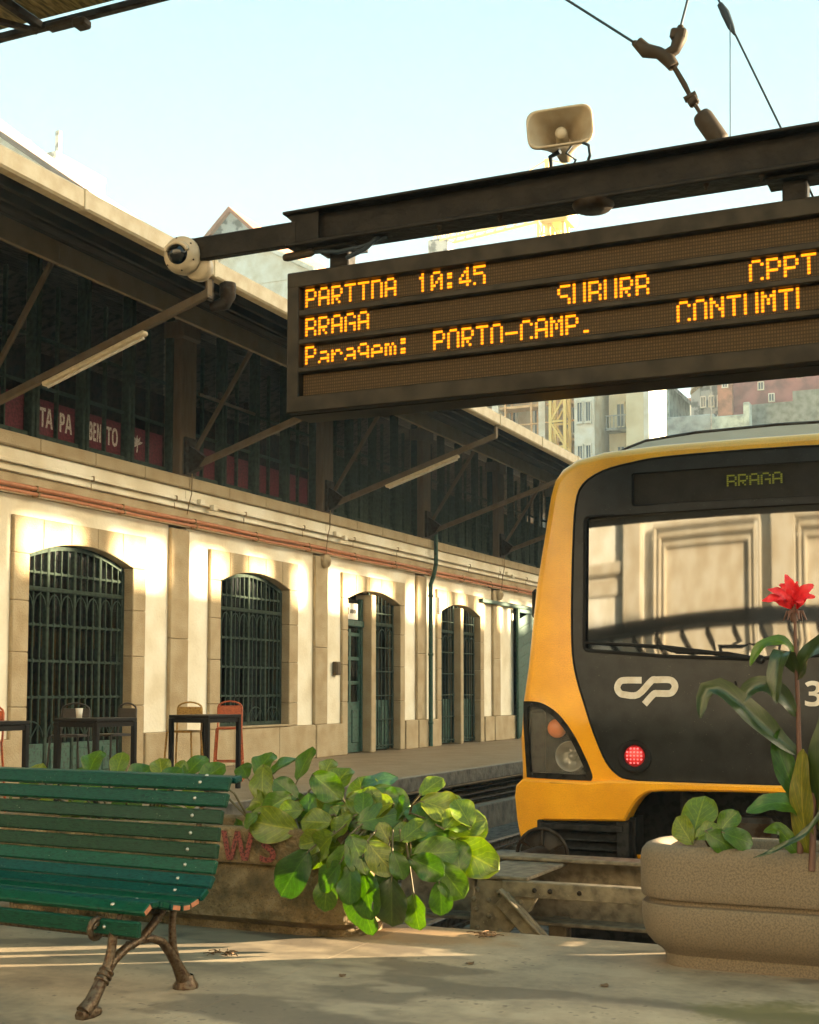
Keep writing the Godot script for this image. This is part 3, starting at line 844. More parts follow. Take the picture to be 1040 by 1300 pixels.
func canopy_bay(o, zc: float, z0: float, z1: float):
	# soffit boards along the bay, purlins, gutter lengths, and the bracket at the far pilaster
	var sy := func(x: float) -> float: return 5.62 + (-7.65 - x) * 0.305
	var nb := 9
	for k in nb:
		var xa := -7.72 - 3.2 * k / nb; var xb := -7.72 - 3.2 * (k + 1) / nb
		var s := mb(o)
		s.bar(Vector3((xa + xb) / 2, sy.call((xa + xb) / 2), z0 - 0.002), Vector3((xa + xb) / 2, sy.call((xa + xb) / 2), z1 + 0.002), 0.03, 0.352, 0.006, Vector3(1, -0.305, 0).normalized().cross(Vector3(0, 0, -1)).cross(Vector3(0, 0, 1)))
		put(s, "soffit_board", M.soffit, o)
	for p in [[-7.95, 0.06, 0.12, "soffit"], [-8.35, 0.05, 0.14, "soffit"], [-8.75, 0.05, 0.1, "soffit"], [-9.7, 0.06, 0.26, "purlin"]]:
		var m := mb(o)
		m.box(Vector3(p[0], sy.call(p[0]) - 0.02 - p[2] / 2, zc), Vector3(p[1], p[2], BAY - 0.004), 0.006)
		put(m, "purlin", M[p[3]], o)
	for k in 2:
		var g := mb(o)
		var zz := z0 - BAY * (k * 0.5 + 0.25)
		var prof := [Vector2(-0.07, 0.0), Vector2(0.03, 0.0), Vector2(0.05, 0.02), Vector2(0.05, 0.17), Vector2(0.035, 0.19), Vector2(-0.07, 0.19)]
		var B := Transform3D(Basis(Vector3(1, 0, 0), Vector3(0, 1, 0), Vector3(0, 0, 1)), Vector3(-7.65, 5.55, zz - BAY / 4 + 0.004))
		g.prism(prof, B, BAY / 2 - 0.008)
		put(g, "gutter_length", M.gutter, o)
		var lp := mb(o)
		lp.box(Vector3(-7.6, 5.645, z0 - BAY * 0.5 * (k + 1)), Vector3(0.025, 0.2, 0.05), 0.006)
		put(lp, "gutter_strap", M.gutter, o)
	var b := group3("bracket", o)
	var z := z1
	var br := mb(o)
	br.bar(Vector3(-10.86, 4.36, z), Vector3(-7.68, 5.38, z), 0.07, 0.09, 0.008)
	put(br, "brace", M.bracket, b)
	var st := mb(o)
	st.bar(Vector3(-10.86, 4.42, z - 0.01), Vector3(-9.73, 6.1, z - 0.01), 0.05, 0.06, 0.006)
	put(st, "strut", M.bracket, b)
	var fp := mb(o)
	fp.box(Vector3(WX + 0.2, 4.55, z), Vector3(0.05, 0.55, 0.28), 0.01)
	fp.prism([Vector2(0, 0), Vector2(0.14, 0.06), Vector2(0.26, 0.22), Vector2(0.1, 0.34), Vector2(0, 0.4)], Transform3D(Basis.IDENTITY, Vector3(WX + 0.22, 4.3, z - 0.06)), 0.12)
	put(fp, "foot_plate", M.steel_dark, b)
	var hg := mb(o)
	hg.box(Vector3(-7.68, 5.46, z), Vector3(0.03, 0.2, 0.09), 0.005)
	put(hg, "hanger", M.bracket, b)

# ---------------------------------------------------------------- buildings out of the frame: the mirrored hall, and added blocks shaping the sunlight
func hall_front():
	# station hall behind the viewer, mirrored in the windscreen
	var o := thing("station_hall", "sunlit stone and plaster station hall mirrored in the train windscreen", "building", Vector3(-2, 0, 16))
	var w := mb(o)
	w.box(Vector3(-1, 7.5, 15.5), Vector3(34, 15, 3))
	put(w, "wall", M.facade_plaster, o)
	for x in [-17.2, -11.0, -3.6, 1.4, 7.4, 13.4]:
		var p := mb(o)
		p.box(Vector3(x, 6.9, 13.85), Vector3(1.0, 13.8, 0.5), 0.04); p.box(Vector3(x, 0.7, 13.8), Vector3(1.2, 1.4, 0.62), 0.04); p.box(Vector3(x, 13.1, 13.8), Vector3(1.25, 0.5, 0.6), 0.05)
		put(p, "pilaster", M.facade_stone, o)
	var c := mb(o)
	c.box(Vector3(-1, 14.0, 13.7), Vector3(34.4, 0.5, 1.0), 0.06); c.box(Vector3(-1, 14.6, 13.5), Vector3(34.8, 0.4, 1.4), 0.08); c.box(Vector3(-1, 13.5, 13.85), Vector3(34.2, 0.3, 0.6), 0.05)
	put(c, "cornice", M.facade_stone, o)
	for y in [5.9, 9.6]:
		var sc := mb(o)
		sc.box(Vector3(-14.1, y, 13.9), Vector3(5.6, 0.3, 0.3), 0.05); sc.box(Vector3(-14.1, y - 0.45, 13.95), Vector3(5.6, 0.4, 0.14), 0.03)
		put(sc, "string_course", M.facade_stone, o)
	for x in [-7.2, -1.1, 4.4, 10.4]:
		var wd := 4.2 if x < -5 else 3.0
		var pn := mb(o)
		pn.box(Vector3(x, 3.3, 13.97), Vector3(wd, 6.2, 0.12), 0.03)
		put(pn, "panel", M.facade_stone, o)
		var fr := mb(o)
		for k in 3:
			var e := 0.24 * k
			var y := 6.3 + e * 0.9
			fr.box(Vector3(x, y, 13.85 - 0.07 * k), Vector3(wd + 2 * e + 0.1, 0.13, 0.22), 0.03)
			for s in [-1, 1]: fr.box(Vector3(x + s * (wd / 2 + e), (0.0 + y) / 2, 13.85 - 0.07 * k), Vector3(0.13, y, 0.21), 0.03)
		put(fr, "panel_moulding", M.facade_stone, o)
		var oc := mb(o)
		oc.lathe([Vector2(0.0, 0.05), Vector2(0.5, 0.05), Vector2(0.62, 0.26), Vector2(0.8, 0.3), Vector2(0.95, 0.2), Vector2(0.98, 0.0)], Vector3(x, 8.05, 14.02), Vector3(0, 0, -1), 28)
		put(oc, "oculus", M.facade_stone, o)
		var gl := mb(o)
		gl.box(Vector3(x, 1.6, 13.93), Vector3(2.2, 3.2, 0.06))
		put(gl, "glass_door", M.window_dark, o)
		var df := mb(o)
		for k in 4: df.box(Vector3(x - 1.1 + 2.2 * k / 3.0, 1.6, 13.87), Vector3(0.1, 3.2, 0.1), 0.01)
		for k in 2: df.box(Vector3(x, 1.1 + k * 2.1, 13.87), Vector3(2.3, 0.1, 0.09), 0.01)
		put(df, "door_frame", M.green_iron, o)
	# glazed marquee along the hall front
	var mq := thing("glass_marquee", "dark bowed steel marquee with slanting ribs on the hall front", "canopy", Vector3(-3, 6, 12))
	var f := mb(mq)
	var top := []
	for k in 25:
		var x := -16.0 + 26.0 * k / 24.0
		top.append(Vector3(x, 3.55 + 0.5 * sin(PI * k / 24.0), 10.2))
	for k in 24: f.bar(top[k], top[k + 1], 0.12, 0.34)
	put(f, "fascia", M.marquee, mq)
	for k in 25:
		var r := mb(mq)
		r.bar(top[k] - Vector3(0, 0.2, 0), Vector3(top[k].x + 0.9, 2.3, 13.6), 0.12, 0.16)
		put(r, "rib", M.marquee, mq)
func block(o, called: String, c: Vector3, s: Vector3, m, bev := 0.0):
	var b := mb(o)
	b.box(c, s, bev)
	put(b, called, m, o)
func shade_blocks_right():
	# unseen blocks added to shade the station; a slot casts the wall sun band
	var o := thing("sun_slot_block", "unseen added block across the tracks whose slotted top casts the sun band on the wall", "building", Vector3(28, 0, -45))
	var flat := Transform3D(Basis(Vector3(1, 0, 0), Vector3(0, 0, -1), Vector3(0, 1, 0)), Vector3(0, -1, 0))
	var w := mb(o)
	w.prism([Vector2(25, 24.0), Vector2(33, 29.0), Vector2(33, 70), Vector2(25, 70)], flat, 9.3)
	put(w, "wall", M.cream_wall, o)
	block(o, "parapet", Vector3(25.2, 8.37, -47.05), Vector3(0.4, 0.5, 45.9), M.cream_wall, 0.03)
	block(o, "slot_top", Vector3(25.3, 10.65, -47.05), Vector3(0.9, 2.7, 46.0), M.tile, 0.04)
	var z := -24.4
	while z > -69.5:
		block(o, "slot_post", Vector3(25.25, 8.93, z), Vector3(0.3, 0.8, rng.randf_range(0.3, 0.8)), M.cream_wall, 0.03)
		z -= rng.randf_range(1.0, 2.0)
	var p := thing("sun_gap_block", "unseen added block across the tracks beside a gap that lets sun onto the plants", "building", Vector3(28, 0, -17))  # added shade block; the gap beside it lets sun reach the plants
	block(p, "wall", Vector3(28, 5.0, -17.1), Vector3(6, 12.0, 10.2), M.cream_wall)
	block(p, "roof", Vector3(28, 11.2, -17.1), Vector3(6.3, 0.5, 10.2), M.tile, 0.1)
	for q in [[o, -26.5, 10, 2], [p, -20.0, 2, 2]]:
		for i in q[2]:
			for j in q[3]:
				var b := mb(q[0])
				b.box(Vector3(24.98, 2.0 + j * 3.6, q[1] - i * 3.8), Vector3(0.12, 2.0, 1.2), 0.02)
				put(b, "window", M.window_dark, q[0])

# ---------------------------------------------------------------- town behind
func win(o, c: Vector3, w: float, h: float, ax: int, m):    # framed window on a face: ax 0 faces +X, ax 2 faces +Z
	var g := group3("window", o)
	var f := mb(o)
	var n := Vector3(1, 0, 0) if ax == 0 else Vector3(0, 0, 1)
	var s := Vector3(0, 0, 1) if ax == 0 else Vector3(1, 0, 0)
	for k in [-1, 1]: f.box(c + s * k * w * 0.46, Vector3.UP * h + s * w * 0.14 + n * 0.2)
	f.box(c + Vector3.UP * h * 0.47, s * w * 0.78 + Vector3.UP * h * 0.1 + n * 0.18); f.box(c - Vector3.UP * h * 0.47, s * w * 1.1 + Vector3.UP * h * 0.1 + n * 0.26)
	f.box(c + Vector3.ZERO, s * w * 0.07 + Vector3.UP * h * 0.84 + n * 0.16)
	put(f, "frame", m, g)
	var p := mb(o)
	p.box(c, s * w * 0.8 + Vector3.UP * h * 0.86 + n * 0.08)
	put(p, "pane", M.window_dark, g)
func gable_roof(o, x0, x1, z0, z1, y0, yr, m, along_x := false):
	# roof slabs with ridge along z (or x)
	var b := mb(o)
	var t := 0.25
	if not along_x:
		var xm: float = (x0 + x1) / 2
		for s in [[x0 - 0.4, 1], [x1 + 0.4, -1]]:
			var P := [Vector3(s[0], y0 - 0.2, z0 + 0.3), Vector3(xm, yr, z0 + 0.3), Vector3(xm, yr, z1 - 0.3), Vector3(s[0], y0 - 0.2, z1 - 0.3)]
			var c := Vector3(xm, y0 - 3, (z0 + z1) / 2)
			var Q := P.map(func(p): return p + Vector3(0, t, 0))
			b.out(Q[0], Q[1], Q[2], c); b.out(Q[0], Q[2], Q[3], c)
			for k in [0, 2, 3]:
				var l: int = (k + 1) % 4
				b.quad(P[k], P[l], Q[l], Q[k])
			b.quad(P[0], P[3], P[2], P[1])
	put(b, "roof", m, o)
	for z in [z0 - 0.05, z1 + 0.05]:
		var g := mb(o)
		g.prism([Vector2(x0, y0 - 0.3), Vector2(x1, y0 - 0.3), Vector2(x1, y0), Vector2((x0 + x1) / 2, yr), Vector2(x0, y0)], Transform3D(Basis.IDENTITY, Vector3(0, 0, z - 0.1)), 0.2)
		put(g, "gable", o.get_meta("gable_mat"), o)
func background():
	var o: Node3D
	# upper left, over the canopy
	o = thing("white_house", "bright white gable with a terracotta verge above the left end of the gutter", "house", Vector3(-58, 12, -64))
	var ww := mb(o)
	ww.prism([Vector2(-70, 12), Vector2(-42, 12), Vector2(-42, 25.6), Vector2(-54.5, 34.6), Vector2(-66, 43.5), Vector2(-70, 40)], Transform3D(Basis.IDENTITY, Vector3(0, 0, -68)), 8.0)
	put(ww, "wall", M.white_wall, o)
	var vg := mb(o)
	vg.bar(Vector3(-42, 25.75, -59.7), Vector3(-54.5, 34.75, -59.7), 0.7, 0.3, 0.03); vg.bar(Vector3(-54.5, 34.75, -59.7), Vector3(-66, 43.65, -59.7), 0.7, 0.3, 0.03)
	put(vg, "verge", M.tile_shaded, o)
	o = thing("white_block", "small pale block with a chimney just right of the white gable", "building", Vector3(-66, 14, -82))
	block(o, "wall", Vector3(-67.8, 28, -83), Vector3(3.6, 29.4, 6), M.white_wall)
	block(o, "parapet", Vector3(-67.8, 42.5, -83), Vector3(3.8, 0.5, 6.2), M.grey_wall, 0.05)
	block(o, "chimney", Vector3(-66.3, 43.6, -80.6), Vector3(0.35, 2.0, 0.35), M.grey_wall)
	block(o, "chimney", Vector3(-70.6, 43.5, -81.5), Vector3(0.9, 3.0, 0.9), M.white_wall)
	o = thing("grey_gable_house", "grey weathered gable with a sunlit tiled roof behind the security camera", "house", Vector3(-38, 12, -63))
	block(o, "wall", Vector3(-37.6, 18, -65), Vector3(6.8, 11.4, 9.6), M.grey_wall)
	o.set_meta("gable_mat", M.grey_wall)
	gable_roof(o, -41.0, -34.2, -60, -70, 23.6, 26.9, M.tile)
	for k in 3: win(o, Vector3(-39.4 + k * 1.7, 21.4, -60.15), 0.8, 1.3, 2, M.white_wall)
	o = thing("low_white_house", "overexposed low white house between the gutter and the sign arm", "house", Vector3(-34, 12, -61))
	block(o, "wall", Vector3(-34.2, 17, -58.5), Vector3(7.2, 9.6, 5), M.white_wall)
	o.set_meta("gable_mat", M.white_wall)
	gable_roof(o, -37.8, -30.6, -56, -61, 21.6, 23.6, M.white_wall)
	# under the sign, from left to right
	o = thing("scaffolded_building", "building wrapped in pale scaffold behind the yellow mast", "building", Vector3(-22, 8, -66))
	block(o, "wall", Vector3(-22.6, 13.5, -68), Vector3(7.4, 13, 6), M.brick_wall)
	for j in 4:
		for i in 4: win(o, Vector3(-25.2 + i * 1.7, 9.2 + j * 2.9, -64.95), 0.8, 1.6, 2, M.white_wall)
	for x in [-24.9, -23.7, -21.2]: block(o, "added_fin", Vector3(x, 13.5, -64.2), Vector3(0.35, 13.0, 1.9), M.white_wall)  # added fins whose sunlit sides put bright strips on the front
	var sc := thing("scaffold", "pale orange scaffold standing against the building under the sign", "scaffold", Vector3(-22, 8, -63.6))
	for i in 6:
		for z in [-63.4, -64.4]:
			var m := mb(sc)
			m.box(Vector3(-26.0 + i * 1.4, 13.6, z), Vector3(0.09, 13, 0.09))
			put(m, "standard", M.scaffold_orange, sc)
	for j in 7:
		var m := mb(sc)
		m.box(Vector3(-22.5, 8.0 + j * 1.9, -63.9), Vector3(7.2, 0.12, 1.0))
		put(m, "deck", M.scaffold_orange, sc)
		var r := mb(sc)
		r.box(Vector3(-22.5, 8.95 + j * 1.9, -63.35), Vector3(7.2, 0.08, 0.08))
		put(r, "guard_rail", M.scaffold_orange, sc)
	crane("tower_crane", "yellow lattice crane mast under the sign board", Vector3(-19.9, 8, -62.2), 16.5, false, 0.75)
	crane("tower_crane", "pale distant crane with its jib showing between beam and sign", Vector3(-29.6, 10, -90), 25.2, true, 1.1)
	o = thing("white_corner_house", "white fronted town house with balconies beside the crane mast", "house", Vector3(-17, 6, -64))
	block(o, "wall", Vector3(-18.3, 11.5, -65.0), Vector3(1.0, 14, 8), M.white_wall)
	block(o, "side_wall", Vector3(-16.9, 11.4, -66.0), Vector3(1.2, 13.8, 7), M.cream_wall)
	for j in 4:
		for i in 2: win(o, Vector3(-18.5 + i * 0.42, 8.2 + j * 2.1, -60.98), 0.28, 1.1, 2, M.white_wall)
		win(o, Vector3(-16.9, 8.2 + j * 2.1, -62.48), 0.42, 1.3, 2, M.cream_wall)
		block(o, "balcony", Vector3(-16.85, 7.4 + j * 2.1, -62.1), Vector3(1.2, 0.12, 0.9), M.grey_wall)
		var rl := mb(o)
		for k in 7: rl.box(Vector3(-17.4 + k * 0.18, 7.75 + j * 2.1, -61.7), Vector3(0.035, 0.6, 0.035))
		rl.box(Vector3(-16.85, 8.06 + j * 2.1, -61.7), Vector3(1.2, 0.05, 0.05))
		put(rl, "railing", M.grey_wall, o)
	o = thing("cream_pier", "bright cream tower wall at the right end of the balconies", "building", Vector3(-15.4, 6, -62))
	block(o, "wall", Vector3(-15.6, 11.2, -61.9), Vector3(1.0, 13.4, 3.0), M.cream_wall, 0.03)
	block(o, "corner_pier", Vector3(-15.05, 11.2, -61.6), Vector3(0.28, 13.0, 3.0), M.white_wall, 0.03)
	block(o, "cornice", Vector3(-15.45, 17.9, -61.8), Vector3(1.4, 0.25, 3.3), M.white_wall, 0.04)
	o = thing("narrow_grey_house", "narrow blue grey house with a projecting eave right of the cream wall", "house", Vector3(-18.9, 8, -82))
	block(o, "wall", Vector3(-18.9, 14.2, -82), Vector3(1.0, 11.4, 5.8), M.teal_wall)
	o.set_meta("gable_mat", M.teal_wall)
	gable_roof(o, -19.8, -18.45, -79.3, -85, 19.5, 20.3, M.grey_wall)
	o = thing("far_low_house", "far low house with an orange roof between the grey houses", "house", Vector3(-26, 10, -118))
	block(o, "wall", Vector3(-26.2, 18, -118), Vector3(3.6, 16.6, 6), M.white_wall)
	block(o, "roof", Vector3(-26.2, 26.5, -118), Vector3(3.8, 0.45, 6.6), M.tile, 0.15)
	for k in 2: win(o, Vector3(-26.6 + k * 0.9, 25.4, -114.95), 0.5, 0.7, 2, M.white_wall)
	o = thing("grey_tenement", "grey stone tenement with attic windows and chimneys left of the red wall", "house", Vector3(-16, 8, -82))
	block(o, "wall", Vector3(-15.9, 13.4, -83), Vector3(1.7, 11.6, 7), M.grey_wall)
	block(o, "stone_pier", Vector3(-16.85, 13.8, -80.4), Vector3(0.55, 11.6, 2.0), M.grey_wall)
	block(o, "chimney", Vector3(-16.95, 19.9, -79.9), Vector3(0.2, 0.7, 0.3), M.stone_dark)
	block(o, "chimney", Vector3(-16.6, 20.0, -79.9), Vector3(0.16, 1.0, 0.3), M.stone_dark)
	o.set_meta("gable_mat", M.grey_wall)
	gable_roof(o, -16.75, -15.05, -79.6, -86.5, 19.2, 19.9, M.stone_dark)
	for k in 3: win(o, Vector3(-16.4 + k * 0.5, 18.5, -79.45), 0.32, 0.7, 2, M.white_wall)
	for k in 3: win(o, Vector3(-16.4 + k * 0.5, 17.3, -79.45), 0.3, 0.7, 2, M.white_wall)
	o = thing("red_building", "large dull red building with small white windows above the train", "building", Vector3(-9, 8, -82))
	block(o, "wall", Vector3(-8.6, 15, -85), Vector3(12.1, 15, 12), M.red_wall)
	block(o, "corner_strip", Vector3(-14.95, 15, -79.6), Vector3(0.85, 14.4, 2.0), M.salmon)
	for q in [[-14.92, 19.3], [-12.9, 19.05], [-11.35, 19.65], [-10.7, 19.6], [-12.3, 18.3], [-8.6, 19.6], [-7.4, 19.6]]: win(o, Vector3(q[0], q[1], -78.95 if q[0] > -14 else -78.58), 0.34, 0.5, 2, M.white_wall)
	var wl := thing("grey_green_wall", "mottled grey green retaining wall below the red building", "wall", Vector3(-8, 6, -77))
	block(wl, "wall", Vector3(-8.9, 11.6, -77.5), Vector3(9.2, 11.9, 1.2), M.grey_green)
	block(wl, "upper_wall", Vector3(-7.6, 12.0, -77.3), Vector3(6.4, 12.2, 1.0), M.grey_green)
	wl = thing("blue_grey_wall", "plain blue grey wall in front of the far houses", "wall", Vector3(-17, 6, -76))
	block(wl, "wall", Vector3(-16.9, 11.3, -76.3), Vector3(3.7, 11.4, 1.0), M.blue_wall, 0.04)
	wl = thing("pale_teal_wall", "pale green wall with a stepped end left of the retaining wall", "wall", Vector3(-14, 6, -75))
	block(wl, "wall", Vector3(-14.1, 11.1, -75.6), Vector3(1.9, 11.2, 0.8), M.teal_wall, 0.04)
	block(wl, "step", Vector3(-13.1, 11.6, -75.5), Vector3(0.35, 11.5, 0.8), M.teal_wall, 0.04)
	var pl := thing("utility_pole", "slender grey pole standing before the grey tenement", "pole", Vector3(-15.0, 6, -74.0))
	var pm := mb(pl)
	pm.tube([Vector3(-14.95, 8, -74.5), Vector3(-14.95, 18.6, -74.5)], 0.04, 8)
	put(pm, "pole", M.grey_wall, pl)
func crane(called: String, label: String, at: Vector3, h: float, jib: bool, w: float):
	var o := thing(called, label, "crane", at)
	var m := mb(o)
	var n := int(h / 1.2)
	for sx in [-1, 1]:
		for sz in [-1, 1]: m.box(at + Vector3(sx * w / 2, h / 2, sz * w / 2), Vector3(0.14, h, 0.14))
	for k in n:
		var y := h * k / n; var y2 := h * (k + 1) / n
		for s in [-1, 1]:
			m.bar(at + Vector3(-w / 2, y if k % 2 else y2, s * w / 2), at + Vector3(w / 2, y2 if k % 2 else y, s * w / 2), 0.09, 0.09)
			m.bar(at + Vector3(s * w / 2, y, -w / 2), at + Vector3(s * w / 2, y2, w / 2), 0.09, 0.09)
			m.box(at + Vector3(0, y2, s * w / 2), Vector3(w, 0.09, 0.09))
	put(m, "mast", M.crane_yellow, o)
	if not jib:
		block(o, "cab", at + Vector3(0, h + 0.6, 0), Vector3(1.5, 1.6, 1.5), M.crane_yellow, 0.1)
		return
	block(o, "cab", at + Vector3(0.8, h - 0.9, 0.6), Vector3(1.3, 1.4, 1.3), M.crane_yellow, 0.1)
	var j := mb(o)
	var a := at + Vector3(-9, h - 0.6, 0); var b := at + Vector3(12, h + 0.9, 1)
	for q in [Vector3(0, 0, -0.5), Vector3(0, 0, 0.5), Vector3(0, 1.0, 0)]: j.bar(a + q, b + q, 0.13, 0.13)
	for k in 26:
		var p: Vector3 = a.lerp(b, k / 26.0); var q: Vector3 = a.lerp(b, (k + 0.5) / 26.0); var r: Vector3 = a.lerp(b, (k + 1) / 26.0)
		for s in [-0.5, 0.5]:
			j.bar(p + Vector3(0, 0, s), q + Vector3(0, 1.0, 0), 0.07, 0.07); j.bar(q + Vector3(0, 1.0, 0), r + Vector3(0, 0, s), 0.07, 0.07)
	put(j, "jib", M.crane_yellow, o)
	block(o, "counterweight", a + Vector3(0.6, -0.6, 0), Vector3(1.6, 1.6, 1.2), M.grey_wall, 0.05)
	var tb := mb(o)
	var ap := at + Vector3(0, h + 4.5, 0)
	tb.bar(at + Vector3(0, h, 0), ap, 0.3, 0.3); tb.bar(ap, a + Vector3(0, 1, 0), 0.06, 0.06); tb.bar(ap, a.lerp(b, 0.75) + Vector3(0, 1, 0), 0.06, 0.06)
	put(tb, "tower_top", M.crane_yellow, o)

# ---------------------------------------------------------------- train
const TX0 := -1.4
func zf(x: float, y: float) -> float:
	var ax := absf(x)
	return -7.85 - 0.10 * (ax / 1.45) * (ax / 1.45) - 0.9 * pow(maxf(0, ax - 1.2), 2) - 0.04 * maxf(0, y - 0.95) - 0.17 * maxf(0, 0.95 - y) - 1.2 * pow(maxf(0, y - 2.55), 2)
func sv(p: Vector2, off: float) -> Vector3: return Vector3(TX0 + p.x, p.y, zf(p.x, p.y) + off)
func mirror(half: Array) -> PackedVector2Array:
	var a := PackedVector2Array(half)
	for k in range(half.size() - 1, -1, -1):
		if half[k].x < -0.001: a.append(Vector2(-half[k].x, half[k].y))
	return a
func rounded(pts: Array, r: float, n := 4) -> PackedVector2Array:
	var out := PackedVector2Array()
	for i in pts.size():
		var p: Vector2 = pts[i]
		var a: Vector2 = (pts[(i + pts.size() - 1) % pts.size()] - p)
		var b: Vector2 = (pts[(i + 1) % pts.size()] - p)
		var ra := minf(r, minf(a.length(), b.length()) * 0.45)
		var pa := p + a.normalized() * ra; var pb := p + b.normalized() * ra
		for k in n + 1:
			var t := k / float(n)
			out.append(pa.lerp(p, t).lerp(p.lerp(pb, t), t))
	return out
func shell(m: MB, poly: PackedVector2Array, holes: Array, off: float, cell := 0.1):
	m.smooth(true)
	var r := Rect2(poly[0], Vector2.ZERO)
	for p in poly: r = r.expand(p)
	var nx := int(ceil(r.size.x / cell)); var ny := int(ceil(r.size.y / cell))
	for i in nx:
		for j in ny:
			var a := r.position + Vector2(i, j) * cell
			var sq := PackedVector2Array([a, a + Vector2(cell, 0), a + Vector2(cell, cell), a + Vector2(0, cell)])
			var ps: Array = Geometry2D.intersect_polygons(poly, sq)
			for h in holes:
				var nxt := []
				for p in ps: nxt.append_array(Geometry2D.clip_polygons(p, h))
				ps = nxt
			for p in ps:
				var ix := Geometry2D.triangulate_polygon(p)
				for k in range(0, ix.size(), 3):
					var A: Vector2 = p[ix[k]]; var B: Vector2 = p[ix[k + 1]]; var C: Vector2 = p[ix[k + 2]]
					var cr := (B - A).cross(C - A)
					if absf(cr) < 1e-8: continue
					if cr < 0: m.tri(sv(A, off), sv(C, off), sv(B, off))
					else: m.tri(sv(A, off), sv(B, off), sv(C, off))
	m.smooth(false)
func skirt(m: MB, poly: PackedVector2Array, o0: float, o1: float):
	var P := poly.duplicate()
	if Geometry2D.is_polygon_clockwise(P): P.reverse()
	for k in P.size():
		var l := (k + 1) % P.size()
		m.quad(sv(P[k], o0), sv(P[l], o0), sv(P[l], o1), sv(P[k], o1))
func bead(m: MB, poly: PackedVector2Array, r: float, off: float, closed := true):
	var pts := []
	for p in poly: pts.append(sv(p, off))
	if closed: pts.append(pts[0])
	m.tube(pts, r, 6, not closed)
func circle(c: Vector2, r: float, n := 20) -> PackedVector2Array:
	var a := PackedVector2Array()
	for k in n: a.append(c + Vector2(cos(TAU * k / n), sin(TAU * k / n)) * r)
	return a
func inset(P: PackedVector2Array, d: float) -> PackedVector2Array:
	var Q := PackedVector2Array()
	var n := P.size()
	var s := -1.0 if Geometry2D.is_polygon_clockwise(P) else 1.0
	for i in n:
		var e0 := (P[i] - P[(i + n - 1) % n]).normalized()
		var e1 := (P[(i + 1) % n] - P[i]).normalized()
		var m := Vector2(-e0.y, e0.x) + Vector2(-e1.y, e1.x)
		Q.append(P[i] + m / maxf(0.5, m.length_squared()) * 2.0 * d * s)
	return Q
func smooth_path(pts: Array, n := 3) -> Array:
	var c := Curve2D.new()
	for i in pts.size():
		var t: Vector2 = (pts[mini(i + 1, pts.size() - 1)] - pts[maxi(i - 1, 0)]) / 6.0
		c.add_point(pts[i], -t, t)
	var out := []
	for i in pts.size() - 1:
		for k in n: out.append(c.sample(i, k / float(n)))
	out.append(pts[-1])
	return out
